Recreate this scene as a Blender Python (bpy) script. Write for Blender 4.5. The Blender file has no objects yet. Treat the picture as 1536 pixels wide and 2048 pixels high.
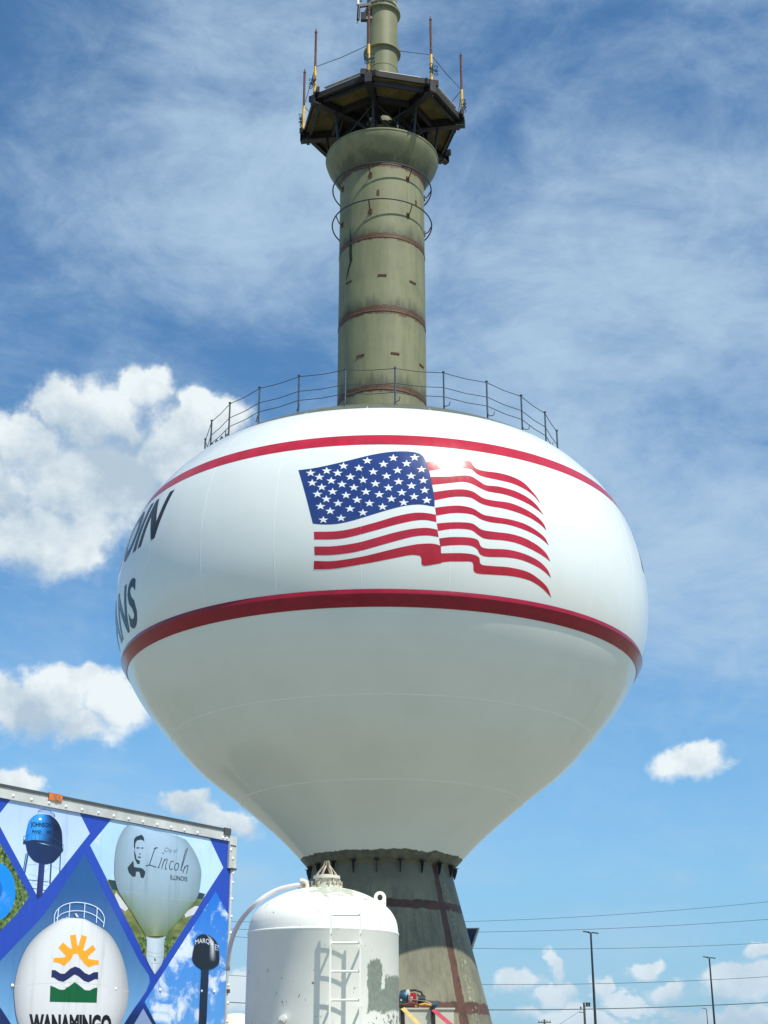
import bpy, math, random
import numpy as np
R = math.radians
random.seed(7)
C = bpy.context.scene.collection
scn = bpy.context.scene

# ------------------------------------------------------------------ camera, world, sun
F_PX, Y_HOR, CAM_Z = 2800.0, 2130.0, 1.6
PITCH = math.atan((Y_HOR - 1024) / F_PX)
SP, CP = math.sin(PITCH), math.cos(PITCH)
cam = bpy.data.cameras.new('camera')
cam.sensor_fit = 'VERTICAL'; cam.sensor_height = 36.0
cam.lens = F_PX / 2048 * 36.0
cam.clip_start = 0.1; cam.clip_end = 6000
co = bpy.data.objects.new('camera', cam); C.objects.link(co)
co.location = (0, 0, CAM_Z); co.rotation_euler = (math.pi / 2 + PITCH, 0, 0)
scn.camera = co
scn.view_settings.view_transform = 'Standard'
scn.view_settings.look = 'None'
scn.view_settings.gamma = 1.0
scn.view_settings.use_curve_mapping = False
scn.view_settings.exposure = 0.07

SUN_EL, SUN_AZ = 57.0, 40.5          # azimuth measured to the right of straight behind the camera
sdir = np.array([math.sin(R(SUN_AZ)) * math.cos(R(SUN_EL)), -math.cos(R(SUN_AZ)) * math.cos(R(SUN_EL)), math.sin(R(SUN_EL))])
sl = bpy.data.lights.new('sun', 'SUN'); sl.energy = 4.9; sl.angle = R(0.53); sl.color = (1.0, 0.955, 0.85)
so = bpy.data.objects.new('sun', sl); C.objects.link(so)
import mathutils
so.rotation_euler = mathutils.Vector(sdir).to_track_quat('Z', 'Y').to_euler()
so.location = (20, -30, 60)


class N:
    """tiny expression helper for math nodes"""
    def __init__(s, nt, sock): s.nt, s.s = nt, sock
    def _m(s, op, *a, clamp=False):
        n = s.nt.nodes.new('ShaderNodeMath'); n.operation = op; n.use_clamp = clamp
        for i, v in enumerate((s,) + a):
            if isinstance(v, N): s.nt.links.new(v.s, n.inputs[i])
            else: n.inputs[i].default_value = v
        return N(s.nt, n.outputs[0])
    def __add__(s, o): return s._m('ADD', o)
    __radd__ = __add__
    def __sub__(s, o): return s._m('SUBTRACT', o)
    def __rsub__(s, o): return (s * -1) + o
    def __mul__(s, o): return s._m('MULTIPLY', o)
    __rmul__ = __mul__
    def __truediv__(s, o): return s._m('DIVIDE', o)
    def mx(s, o): return s._m('MAXIMUM', o)
    def mn(s, o): return s._m('MINIMUM', o)
    def ab(s): return s._m('ABSOLUTE')
    def sq(s): return s._m('SQRT')
    def clamp(s): return s._m('ADD', 0.0, clamp=True)
    def step(s, a, b, lo=0.0, hi=1.0):
        n = s.nt.nodes.new('ShaderNodeMapRange'); n.interpolation_type = 'SMOOTHSTEP'
        s.nt.links.new(s.s, n.inputs['Value'])
        for k, v in (('From Min', a), ('From Max', b), ('To Min', lo), ('To Max', hi)):
            n.inputs[k].default_value = v
        return N(s.nt, n.outputs['Result'])


def noise(nt, vec, scale, detail=5, rough=0.55, dist=0.0, w=None, out='Fac'):
    n = nt.nodes.new('ShaderNodeTexNoise'); n.noise_dimensions = '3D'
    if vec is not None: nt.links.new(vec, n.inputs['Vector'])
    n.inputs['Scale'].default_value = scale; n.inputs['Detail'].default_value = detail
    n.inputs['Roughness'].default_value = rough; n.inputs['Distortion'].default_value = dist
    return N(nt, n.outputs[out])


def mapping(nt, vec, loc=(0, 0, 0), rot=(0, 0, 0), sc=(1, 1, 1)):
    m = nt.nodes.new('ShaderNodeMapping'); nt.links.new(vec, m.inputs['Vector'])
    m.inputs['Location'].default_value = loc; m.inputs['Rotation'].default_value = rot; m.inputs['Scale'].default_value = sc
    return m.outputs[0]


def mixc(nt, fac, a, b):
    m = nt.nodes.new('ShaderNodeMix'); m.data_type = 'RGBA'; m.clamp_factor = True
    if isinstance(fac, N): nt.links.new(fac.s, m.inputs[0])
    else: m.inputs[0].default_value = fac
    for k, v in ((6, a), (7, b)):
        if isinstance(v, tuple): m.inputs[k].default_value = (*v[:3], 1)
        else: nt.links.new(v, m.inputs[k])
    return m.outputs[2]


def pxray(x, y):
    a = (x - 768) / F_PX; b = (1024 - y) / F_PX
    d = np.array([a, CP - b * SP, SP + b * CP]); return d / np.linalg.norm(d)


w = bpy.data.worlds.new('World'); scn.world = w; w.use_nodes = True
nt = w.node_tree; nt.nodes.clear()
sky = nt.nodes.new('ShaderNodeTexSky'); sky.sky_type = 'NISHITA'; sky.sun_disc = False
sky.sun_elevation = R(SUN_EL); sky.sun_rotation = R(180 - SUN_AZ)
sky.air_density = 1.0; sky.dust_density = 0.5; sky.ozone_density = 1.6
tc = nt.nodes.new('ShaderNodeTexCoord'); dvec = tc.outputs['Generated']
sx = nt.nodes.new('ShaderNodeSeparateXYZ'); nt.links.new(dvec, sx.inputs[0])
X, Y, Z = (N(nt, sx.outputs[i]) for i in range(3))
az = X._m('ARCTAN2', Y) * 57.29578
el = Z._m('ARCSINE') * 57.29578
# domain warp for cloud outlines
w1 = noise(nt, dvec, 9, 3, .55); w2 = noise(nt, mapping(nt, dvec, (3.1, 7.7, 1.3)), 9, 3, .55)
w3 = noise(nt, mapping(nt, dvec, (1, 6, 2)), 30, 4, .6); w4 = noise(nt, mapping(nt, dvec, (8, 3, 5)), 30, 4, .6)
azw = az + (w1 - .5) * 3.6 + (w3 - .5) * 2.2; elw = el + (w2 - .5) * 2.4 + (w4 - .5) * 1.8
fine = noise(nt, dvec, 26, 9, .62)
fine2 = noise(nt, mapping(nt, dvec, (-.010, .006, -.020)), 26, 9, .62)
mid = noise(nt, mapping(nt, dvec, (5, 1, 2)), 11, 6, .55)
blobs = [(105, 815, 75, 62), (300, 805, 80, 62), (200, 850, 150, 80), (370, 880, 120, 80), (410, 838, 85, 62), (40, 880, 120, 85), (190, 950, 240, 130), (360, 930, 170, 110),
         (90, 1060, 190, 105), (130, 1110, 100, 55), (-120, 980, 200, 180),
         (110, 1372, 120, 52), (40, 1410, 170, 75), (205, 1415, 100, 62), (160, 1460, 100, 45),
         (22, 1568, 55, 30), (400, 1618, 55, 30), (470, 1645, 80, 32),
         (1378, 1533, 78, 40), (1098, 1930, 26, 42), (1288, 1912, 48, 20), (1345, 1972, 62, 30), (1495, 1968, 70, 36),
         (1005, 1965, 62, 26), (1090, 1990, 70, 26), (1203, 1950, 17, 30), (1507, 1914, 28, 18), (480, 1975, 60, 30), (1500, 2035, 150, 30), (1150, 2035, 180, 28)]
field = None
topf = None
for (bx, by, rx, ry) in blobs:
    d = pxray(bx, by); a0 = math.degrees(math.atan2(d[0], d[1])); e0 = math.degrees(math.asin(d[2]))
    ra = math.degrees(rx / F_PX) / math.cos(R(e0)) * (1 / (1 + .0 * e0)); re = math.degrees(ry / F_PX)
    q = ((azw - a0) / ra); p = ((elw - e0) / re)
    v = 1 - (q * q + p * p).sq()
    field = v if field is None else field.mx(v)
    if True:
        pu = p + min(.75 / re, .5); vu = 1 - (q * q + pu * pu).sq(); topf = vu if topf is None else topf.mx(vu)
# scattered small cumulus all round the horizon
hz = noise(nt, mapping(nt, dvec, (0, 0, 0), (0, 0, 0), (1, 1, 2.2)), 17, 6, .6)
band = el.step(0.2, 1.6) * el.step(5.4, 2.4)
field = field.mx((hz - .535) * 6.0 * band + (band - 1.0))
tops = ((field - topf) * 2.2).step(-.9, 1.3) * (field + .5).clamp()
dens = field * 1.25 + (fine - .5) * 1.55 + (mid - .5) * .9 + .05
cmask = (dens / (1.10 - tops * .72)).step(-.02, .80)
mid2 = noise(nt, mapping(nt, dvec, (5 - .014, 1 + .008, 2 - .030)), 11, 6, .55)
relief = ((fine - fine2) * 1.9 + (mid - mid2) * 4.6 + .62)
core = dens.step(0.2, 1.6)
under = noise(nt, mapping(nt, dvec, (9, 2, 4), (0, 0, 0), (1, 1, 1.8)), 7, 5, .55)
shade = (relief * .74 + .25 + tops * .20 - core * .20 - (under - .42).mx(0.0) * 2.0).clamp()
ccol = mixc(nt, shade, (4.7, 5.9, 7.0), (8.7, 9.4, 9.6))
ccol = mixc(nt, el.step(8.5, 1.0) * .50, ccol, (4.6, 6.3, 7.9))
# thin high veils
v1 = noise(nt, mapping(nt, dvec, (.3, .1, 0), (R(15), R(38), R(20)), (1.0, 1.0, 2.6)), 4.2, 11, .64, .5)
v2 = noise(nt, mapping(nt, dvec, (2, 1, 5), (0, R(-25), R(-10)), (1, 1, 1.6)), 13.0, 9, .66, .4)
lo = noise(nt, mapping(nt, dvec, (1.7, 4.4, .6)), 2.1, 2, .5)
veil = ((v1 * .60 + v2 * .40) - .5) * 4.2 + (lo - .5) * 1.0 + .46
bias = None
for (bx, by, rx, ry, s) in [(480, 180, 330, 330, .50), (330, 420, 330, 200, .25), (1150, 420, 520, 240, .26), (1280, 760, 470, 380, .75), (200, 1250, 160, 90, .3), (60, 80, 200, 300, -.55), (60, 640, 330, 170, -.6),
                            (1330, 150, 330, 140, -.35), (950, 330, 120, 160, -.25), (1350, 1250, 330, 240, .12), (60, 1200, 300, 160, -.3), (620, 640, 160, 200, -.3), (1150, 1650, 420, 200, -.25), (1300, 1850, 420, 120, -.2), (1400, 1180, 300, 200, .3), (500, 1500, 400, 160, -.4)]:
    d = pxray(bx, by); a0 = math.degrees(math.atan2(d[0], d[1])); e0 = math.degrees(math.asin(d[2]))
    ra = math.degrees(rx / F_PX) / math.cos(R(e0)); re = math.degrees(ry / F_PX)
    q = ((azw - a0) / ra); p = ((elw - e0) / re)
    g = (1 - (q * q + p * p) * .45).mx(0.0) * s
    bias = g if bias is None else bias + g
veil = (veil + bias * .85).step(-.15, 1.75)
tint = nt.nodes.new('ShaderNodeMix'); tint.data_type = 'RGBA'; tint.blend_type = 'MULTIPLY'; tint.inputs[0].default_value = 1
nt.links.new(sky.outputs[0], tint.inputs[6]); tint.inputs[7].default_value = (.82, 1.29, 1.53, 1)
hazy = mixc(nt, el.step(16.0, 0.0) * .66, tint.outputs[2], (2.45, 4.5, 7.1))
base = mixc(nt, veil * .92, hazy, (4.7, 6.4, 8.1))
col = mixc(nt, cmask * 0.97, base, ccol)
bg = nt.nodes.new('ShaderNodeBackground'); bg.inputs['Strength'].default_value = 0.095
ow = nt.nodes.new('ShaderNodeOutputWorld'); nt.links.new(col, bg.inputs[0]); nt.links.new(bg.outputs[0], ow.inputs[0])


# ------------------------------------------------------------------ materials
def lin(r, g, b):
    f = lambda c: ((c / 255 + .055) / 1.055) ** 2.4 if c > 10 else c / 255 / 12.92
    return (f(r), f(g), f(b))


def mat(name, col, rough=.5, metal=0.0, var=.12, scale=4, coat=0.0, bump=0.0, spec=.5, emis=None):
    m = bpy.data.materials.new(name); m.use_nodes = True; nt = m.node_tree
    b = nt.nodes['Principled BSDF']
    b.inputs['Roughness'].default_value = rough; b.inputs['Metallic'].default_value = metal
    b.inputs['Specular IOR Level'].default_value = spec
    b.inputs['Coat Weight'].default_value = coat; b.inputs['Coat Roughness'].default_value = .08
    t = nt.nodes.new('ShaderNodeTexCoord').outputs['Object']
    n = noise(nt, t, scale, 6, .6)
    c2 = tuple(c * (1 - var) for c in col); c1 = tuple(min(1, c * (1 + var * .6)) for c in col)
    nt.links.new(mixc(nt, n.step(.3, .7), c2, c1), b.inputs['Base Color'])
    if bump:
        bp = nt.nodes.new('ShaderNodeBump'); bp.inputs['Strength'].default_value = bump; bp.inputs['Distance'].default_value = .02
        nt.links.new(noise(nt, t, scale * 6, 5, .6).s, bp.inputs['Height']); nt.links.new(bp.outputs[0], b.inputs['Normal'])
    return m


def custom(name, rough, fn, spec=.5, coat=0.0):
    """fn(nt, objcoord) -> colour socket, optional roughness N, optional bump height N"""
    m = bpy.data.materials.new(name); m.use_nodes = True; nt = m.node_tree
    b = nt.nodes['Principled BSDF']; b.inputs['Roughness'].default_value = rough
    b.inputs['Specular IOR Level'].default_value = spec; b.inputs['Coat Weight'].default_value = coat
    b.inputs['Coat Roughness'].default_value = .1
    t = nt.nodes.new('ShaderNodeTexCoord').outputs['Object']
    r = fn(nt, t)
    nt.links.new(r[0], b.inputs['Base Color'])
    if len(r) > 1 and r[1] is not None: nt.links.new(r[1].s, b.inputs['Roughness'])
    if len(r) > 2 and r[2] is not None:
        bp = nt.nodes.new('ShaderNodeBump'); bp.inputs['Strength'].default_value = .35; bp.inputs['Distance'].default_value = .03
        nt.links.new(r[2].s, bp.inputs['Height']); nt.links.new(bp.outputs[0], b.inputs['Normal'])
    return m


def sep(nt, t):
    s = nt.nodes.new('ShaderNodeSeparateXYZ'); nt.links.new(t, s.inputs[0])
    return [N(nt, s.outputs[i]) for i in range(3)]


OLIVE = (.222, .224, .122)
OLIVE_D = (.168, .171, .097)
RUST = (.105, .038, .016)


def shell_fn(nt, t):
    x, y, z = sep(nt, t)
    dirt = noise(nt, mapping(nt, t, sc=(1, 1, .8)), .7, 7, .6)
    c = mixc(nt, dirt.step(.35, .75), (.775, .805, .775), (.735, .765, .735))
    fine = noise(nt, t, 9, 5, .65)
    c = mixc(nt, (fine - .64).mx(0.0) * 1.2, c, (.5, .52, .45))
    # bare primer round the knuckle at the cone foot, ragged edge
    rag = noise(nt, mapping(nt, t, sc=(1, 1, .3)), 2.2, 4, .6)
    low = (z + (rag - .5) * -.20).step(6.53, 6.51)
    gm = noise(nt, t, 5, 5, .6)
    bare = mixc(nt, gm.step(.3, .7), (.075, .08, .062), (.15, .155, .12))
    c = mixc(nt, low, c, bare)
    top = z.step(16.77, 16.785)
    c = mixc(nt, top, c, mixc(nt, gm.step(.3, .7), (.07, .08, .055), (.11, .12, .08)))
    run = noise(nt, mapping(nt, t, sc=(1, 1, .05)), 5.0, 5, .7)
    c = mixc(nt, (run.step(.64, .80) * z.step(9.5, 14.0)) * .16, c, (.50, .50, .42))
    ro = (low + top).clamp() * .5 + .17 + (fine - .5) * .08
    return c, ro


M_SHELL = custom('tank_white_paint', .25, shell_fn, spec=.5, coat=0.15)


def paint(name, c, coat=.25, spec=.5):
    def fn(nt, t):
        n = noise(nt, t, 3, 6, .6); s = noise(nt, mapping(nt, t, sc=(1, 1, .2)), 6, 4, .6)
        return (mixc(nt, n.step(.3, .7), tuple(k * .88 for k in c), tuple(min(1, k * 1.1) for k in c)), s * .12 + .11, noise(nt, t, 38, 3, .6) * .012)
    return custom(name, .3, fn, coat=coat, spec=spec)


M_RED = paint('tank_red_paint', (.46, .018, .040), 0.0, .42)
M_RED_SHADED = paint('band_red_shaded', (.27, .006, .024), 0.1, .4)  # same red as the tank, with the lower band's shade put into the colour
M_BLUE = paint('tank_navy_paint', (.020, .045, .185))
M_STAR = paint('tank_star_white', (.80, .82, .82))
M_LETTER = paint('tank_letter_dark', (.008, .011, .015), 0.0, .22)

RINGS = [27.1, 24.5, 22.0, 19.46]


def shaft_fn(nt, t):
    x, y, z = sep(nt, t)
    st = noise(nt, mapping(nt, t, sc=(1, 1, .12)), 3.5, 7, .65)
    gm = noise(nt, t, 1.2, 5, .6)
    c = mixc(nt, (st * .6 + gm * .4).step(.38, .62), OLIVE_D, OLIVE)
    fl = noise(nt, t, 13, 4, .7)
    c = mixc(nt, fl.step(.66, .74) * .35, c, (.32, .34, .25))
    rn2 = noise(nt, mapping(nt, t, sc=(1, 1, .07)), 9, 4, .7)
    c = mixc(nt, rn2.step(.60, .74) * .45, c, (.10, .085, .05))
    edge = noise(nt, t, 5, 6, .65)
    rm = None; dk = None
    for i, h in enumerate(RINGS):
        hw = [.09, .105, .14, .11][i]
        up = (z - h + (.03 if i == 0 else -.04) + (edge - .5) * .26)
        b = up.ab().step(hw + .03, hw - .03)
        rm = b if rm is None else rm.mx(b)
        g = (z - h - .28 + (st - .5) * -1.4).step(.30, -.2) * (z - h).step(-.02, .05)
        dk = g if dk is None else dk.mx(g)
    rn = noise(nt, t, 16, 5, .7)
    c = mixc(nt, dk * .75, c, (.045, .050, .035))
    c = mixc(nt, rm * .9, c, mixc(nt, rn.step(.35, .65), (.050, .024, .013), (.135, .056, .027)))
    sp = noise(nt, mapping(nt, t, sc=(1, 1, .35)), 7, 3, .6)
    c = mixc(nt, sp.step(.735, .76) * .8, c, RUST)
    return c, st * .2 + .5, fl * .25


M_SHAFT = custom('shaft_weathered_olive', .6, shaft_fn, spec=.35)


def ped_fn(nt, t):
    x, y, z = sep(nt, t)
    ang = x._m('ARCTAN2', y * -1) * 57.29578
    st = noise(nt, mapping(nt, t, sc=(1, 1, .06)), 7, 7, .7)
    gm = noise(nt, t, .9, 5, .6)
    c = mixc(nt, (st * .55 + gm * .45).step(.36, .64), (.135, .130, .092), (.240, .226, .148))
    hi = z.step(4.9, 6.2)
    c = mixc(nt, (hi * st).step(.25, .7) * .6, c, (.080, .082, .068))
    e = noise(nt, t, 3.2, 5, .6)
    b1 = ((z - 5.24 + (e - .5) * .16).ab()).step(.12, .085)
    b2 = ((z - 2.86 + (e - .5) * .22).ab()).step(.15, .11)
    vs = None
    for a in (46, -50, 142, -146):
        dz = ((ang - a + (z * -.55 + 2.0) + (e - .5) * 4.5).ab()).step(3.3, 2.7)
        vs = dz if vs is None else vs.mx(dz)
    br = mixc(nt, e.step(.35, .65), (.065, .026, .018), (.115, .045, .032))
    c = mixc(nt, b1.mx(b2).mx(vs * z.step(6.35, 6.25)) * .92, c, br)
    f = noise(nt, mapping(nt, t, sc=(1, 1, .5)), 16, 4, .75)
    near = ((ang - 57 + (z - 3) * .8).ab()).step(9, 1)
    c = mixc(nt, (f + near * .12).step(.70, .74) * .8, c, (.50, .53, .42))
    f2 = noise(nt, mapping(nt, t, (4, 4, 1), (0, R(35), 0), (1, 1, 3)), 3.2, 5, .7)
    c = mixc(nt, f2.step(.70, .76) * .45, c, (.34, .38, .27))
    return c, st * .2 + .5, f * .2


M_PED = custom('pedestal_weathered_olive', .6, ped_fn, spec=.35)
M_STEEL = mat('dark_steel', (.018, .018, .021), .55, .0, .35, 6)
M_PLY = mat('weathered_plywood', (.125, .098, .035), .85, 0, .4, 2.2, bump=.3)
M_PLYD = mat('old_dark_plywood', (.045, .038, .022), .9, 0, .4, 2.2)
M_TIMB = mat('dark_timber', (.016, .014, .014), .8, 0, .35, 5)
M_YEL = mat('yellow_paint', (.72, .42, .055), .5, 0, .25, 14)
M_RUSTP = mat('rusty_red_pipe', (.125, .045, .030), .75, 0, .5, 14)
M_RAIL = mat('galvanised_dark', (.065, .095, .125), .5, .3, .3, 8)
M_TEAL = mat('teal_clamp_metal', (.03, .09, .13), .45, .4, .3, 10)
M_RUST = mat('bare_rust', RUST, .85, 0, .5, 20, bump=.3)
M_WELD = mat('white_weld_bead', (.84, .86, .85), .3, 0, .04, 4)
M_CABLE = mat('steel_cable', (.05, .06, .075), .6, .3)
M_WIRE = mat('power_wire_black', (.05, .055, .06), .7)
M_GALV = mat('light_pole_steel', (.035, .042, .048), .55, .4)
M_WOODP = mat('utility_pole_wood', (.10, .085, .07), .9)
M_BLACK = mat('black_plastic', (.012, .013, .016), .4)
M_REDP = mat('engine_red', (.48, .018, .03), .35, 0, .2, 10)
M_WHP = mat('white_enamel', (.72, .72, .68), .35, 0, .08, 6)
M_ALU = mat('trailer_aluminium', (.60, .60, .56), .45, .1, .22, 3, bump=.08)
M_ALUD = mat('trailer_cap_dark', (.10, .10, .10), .55, .4)
M_AMBER = mat('amber_lens', (.60, .17, .025), .2, 0, .3, 30, coat=.6)
M_RIV = mat('rivet_white', (.80, .80, .77), .35)
M_TYRE = mat('tyre_rubber', (.015, .015, .015), .9)
M_HOSE = mat('hose_mauve', (.74, .68, .70), .45)
M_STRY = mat('strap_yellow', (.72, .55, .20), .7)
M_STRR = mat('strap_red', (.60, .085, .12), .7)
M_BEIGE = mat('cabinet_beige', (.62, .59, .48), .5, 0, .12, 3)
M_BROWN = mat('brown_rag', (.13, .055, .03), .9)
M_CREAM = mat('cream_paint', (.70, .68, .55), .45)


def pot_fn(nt, t):
    x, y, z = sep(nt, t)
    n1 = noise(nt, t, 2.2, 5, .6); n2 = noise(nt, t, 22, 5, .65); n3 = noise(nt, mapping(nt, t, sc=(1, 1, .6)), 11, 6, .7)
    c = mixc(nt, n1.step(.3, .7), (.90, .885, .80), (.82, .82, .75))
    # crown: paint flaked off on top, right of centre
    dd = ((x - .12) * (x - .12) * 1.3 + (y + .36) * (y + .36) * 2.6).sq()
    crown = ((n3 * .75 + n2 * .25) + (dd.step(.52, .0) * .20)).step(.585, .61) * z.step(3.0, 3.1)
    c = mixc(nt, crown * .9, c, mixc(nt, n2.step(.4, .6), (.22, .29, .22), (.34, .36, .28)))
    yel = z.step(3.02, 3.25) * n1
    c = mixc(nt, yel * .45, c, (.80, .76, .52))
    # primer patch on the right flank
    ang = x._m('ARCTAN2', y * -1) * 57.29578
    rag = (noise(nt, t, 9, 5, .7) - .5)
    def rect(a0, a1, z0, z1, r=1.0):
        aa = ang + rag * 7 * r; zz = z + rag * .20 * r
        return aa.step(a0 - .6, a0 + .6) * aa.step(a1 + .6, a1 - .6) * zz.step(z0 - .012, z0 + .012) * zz.step(z1 + .012, z1 - .012)
    p = rect(37, 51, 2.085, 2.53).mx(rect(39, 49, 2.085, 2.57)).mx(rect(50, 57, 2.06, 2.30)).mx(rect(55, 92, 2.10, 2.42))
    c = mixc(nt, p, c, mixc(nt, n2.step(.3, .7), (.23, .27, .22), (.31, .34, .28)))
    # chips
    chip = (n3 * .6 + noise(nt, t, 34, 3, .6) * .4 + ang.step(20, 70) * z.step(2.15, 2.0) * .12 + z.step(2.9, 3.1) * .02).step(.617, .64)
    c = mixc(nt, chip * .85, c, mixc(nt, n1.step(.4, .6), (.12, .13, .11), (.20, .10, .06)))
    return c, n1 * .15 + .38


M_POT = custom('blast_pot_white_chipped', .4, pot_fn, spec=.45)


def grd_fn(nt, t):
    n1 = noise(nt, t, .05, 6, .6); n2 = noise(nt, t, 4, 6, .65)
    c = mixc(nt, n2.step(.3, .7), (.185, .182, .135), (.28, .274, .212))
    g = mixc(nt, n2.step(.3, .7), (.045, .075, .02), (.09, .13, .04))
    return mixc(nt, n1.step(.56, .64), c, g), None, n2


M_GROUND = custom('gravel_and_grass', .95, grd_fn)

# printed vinyl: colour attribute, alpha = amount of printed cloud
mv = bpy.data.materials.new('printed_vinyl'); mv.use_nodes = True; nt = mv.node_tree; b = nt.nodes['Principled BSDF']
b.inputs['Roughness'].default_value = .32; b.inputs['Coat Weight'].default_value = .2
at = nt.nodes.new('ShaderNodeVertexColor'); at.layer_name = 'Col'
t = nt.nodes.new('ShaderNodeTexCoord').outputs['Object']
cn = noise(nt, mapping(nt, t, sc=(1, 1, 1.3)), 2.6, 7, .6, .4)
cl = cn.step(.50, .64) * N(nt, at.outputs['Alpha'])
cc = mixc(nt, cl, at.outputs['Color'], (.66, .74, .86))
gr = noise(nt, t, 1.3, 4, .6)
hsv = nt.nodes.new('ShaderNodeHueSaturation'); nt.links.new(cc, hsv.inputs['Color']); gm_ = noise(nt, mapping(nt, t, sc=(1, 1, .15)), 9, 5, .65); nt.links.new((gr * .2 + .92 - gm_.step(.5, .75) * .16).s, hsv.inputs['Value'])
nt.links.new(hsv.outputs[0], b.inputs['Base Color'])
M_VINYL = mv


def leaf_fn(nt, t):
    n = noise(nt, t, 26, 4, .7)
    c = mixc(nt, n.step(.38, .52), (.008, .018, .006), (.10, .17, .04))
    return (mixc(nt, n.step(.55, .68), c, (.38, .44, .13)),)


M_LEAF = custom('printed_foliage', .4, leaf_fn)


def ply_fn2(nt, t):
    n = noise(nt, mapping(nt, t, sc=(1, 1, 3)), 3.2, 5, .6)
    c = mixc(nt, n.step(.35, .65), (.10, .13, .035), (.23, .25, .07))
    return (c,)


M_FIELD = custom('printed_field', .4, ply_fn2)


# ------------------------------------------------------------------ mesh helpers
def tagp(o, label=None, cat=None, group=None, kind=None):
    if label: o['label'] = label
    if cat: o['category'] = cat
    if group: o['group'] = group
    if kind: o['kind'] = kind
    return o


def thing(name, loc, label, cat, group=None):
    o = bpy.data.objects.new(name, None); o.location = loc; o.empty_display_size = .2
    C.objects.link(o); return tagp(o, label, cat, group)


class MB:
    def __init__(s): s.v, s.f = [], []
    def add(s, vs, fs):
        k = len(s.v); s.v += [tuple(map(float, p)) for p in vs]; s.f += [tuple(i + k for i in f) for f in fs]; return s
    def box(s, c, d, rz=0.0, rot=None):
        vs = []
        m = mathutils.Matrix.Rotation(rz, 3, 'Z') if rot is None else rot
        for i in range(8):
            p = mathutils.Vector(((.5 if i & 1 else -.5) * d[0], (.5 if i & 2 else -.5) * d[1], (.5 if i & 4 else -.5) * d[2]))
            vs.append(m @ p + mathutils.Vector(c))
        return s.add(vs, [(0, 2, 3, 1), (4, 5, 7, 6), (0, 1, 5, 4), (2, 6, 7, 3), (0, 4, 6, 2), (1, 3, 7, 5)])
    def bar(s, a, b, wd, ht, up=(0, 0, 1)):
        a, b = mathutils.Vector(a), mathutils.Vector(b); x = (b - a); L = x.length; x.normalize()
        z = mathutils.Vector(up); y = z.cross(x).normalized(); z = x.cross(y)
        m = mathutils.Matrix((x, y, z)).transposed()
        return s.box((a + b) / 2, (L, wd, ht), rot=m)
    def ibeam(s, a, b, wd, ht, tk=.015):
        a, b = mathutils.Vector(a), mathutils.Vector(b); dz = mathutils.Vector((0, 0, ht / 2 - tk / 2))
        s.bar(a + dz, b + dz, wd, tk); s.bar(a - dz, b - dz, wd, tk); return s.bar(a, b, tk, ht - 2 * tk - .002)
    def tube(s, pts, r, n=8, caps=True, closed=False):
        P = [mathutils.Vector(p) for p in pts]; m = len(P); rs = r if isinstance(r, (list, tuple)) else [r] * m
        vs = []; prev = None
        for i in range(m):
            if closed: d = (P[(i + 1) % m] - P[i - 1])
            else: d = P[min(i + 1, m - 1)] - P[max(i - 1, 0)]
            d.normalize()
            if prev is None:
                u = d.cross(mathutils.Vector((0, 0, 1)))
                if u.length < 1e-3: u = mathutils.Vector((1, 0, 0))
            else: u = prev - d * prev.dot(d)
            u.normalize(); prev = u; v = d.cross(u)
            for k in range(n):
                a = 2 * math.pi * k / n; vs.append(P[i] + (u * math.cos(a) + v * math.sin(a)) * rs[i])
        fs = []
        for i in range(m if closed else m - 1):
            j = (i + 1) % m
            for k in range(n): fs.append((i * n + k, i * n + (k + 1) % n, j * n + (k + 1) % n, j * n + k))
        if caps and not closed: fs += [tuple(range(n))[::-1], tuple((m - 1) * n + k for k in range(n))]
        return s.add(vs, fs)
    def lathe(s, prof, n=48, c=(0, 0), a0=0, a1=360):
        full = abs(a1 - a0) >= 360; m = n if full else n + 1; vs = []
        for r, h in prof:
            for k in range(m):
                a = R(a0 + (a1 - a0) * k / n); vs.append((c[0] + r * math.sin(a), c[1] - r * math.cos(a), h))
        fs = []
        for i in range(len(prof) - 1):
            for k in range(n):
                k2 = (k + 1) % m; fs.append((i * m + k, i * m + k2, (i + 1) * m + k2, (i + 1) * m + k))
        return s.add(vs, fs)
    def cyl(s, a, b, r, n=16): return s.tube([a, b], r, n)
    def mesh(s, name):
        me = bpy.data.meshes.new(name); me.from_pydata(s.v, [], s.f); me.validate(); me.update(); return me
    def build(s, name, m, parent=None, smooth=False, loc=None):
        me = s.mesh(name)
        if m: me.materials.append(m)
        return link(name, me, parent, smooth, loc)


def link(name, me, parent=None, smooth=False, loc=None):
    if smooth:
        me.polygons.foreach_set('use_smooth', [True] * len(me.polygons))
        if smooth != 'all':
            try: me.set_sharp_from_angle(angle=R(38))
            except Exception: pass
    o = bpy.data.objects.new(name, me); C.objects.link(o)
    if parent: o.parent = parent
    if loc: o.location = loc
    return o


def dup(o, parent=None, rz=None, loc=None):
    c = o.copy(); C.objects.link(c); c.parent = parent or o.parent
    if rz is not None: c.rotation_euler = (0, 0, rz)
    if loc is not None: c.location = loc
    return c


def pol(r, a, h):  # point at radius r, angle a (deg, 0 = towards camera, + = right)
    return (r * math.sin(R(a)), -r * math.cos(R(a)), h)


def W(x, y, yplane):
    d = pxray(x, y); k = yplane / d[1]; return np.array([d[0] * k, d[1] * k, CAM_Z + d[2] * k])


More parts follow.
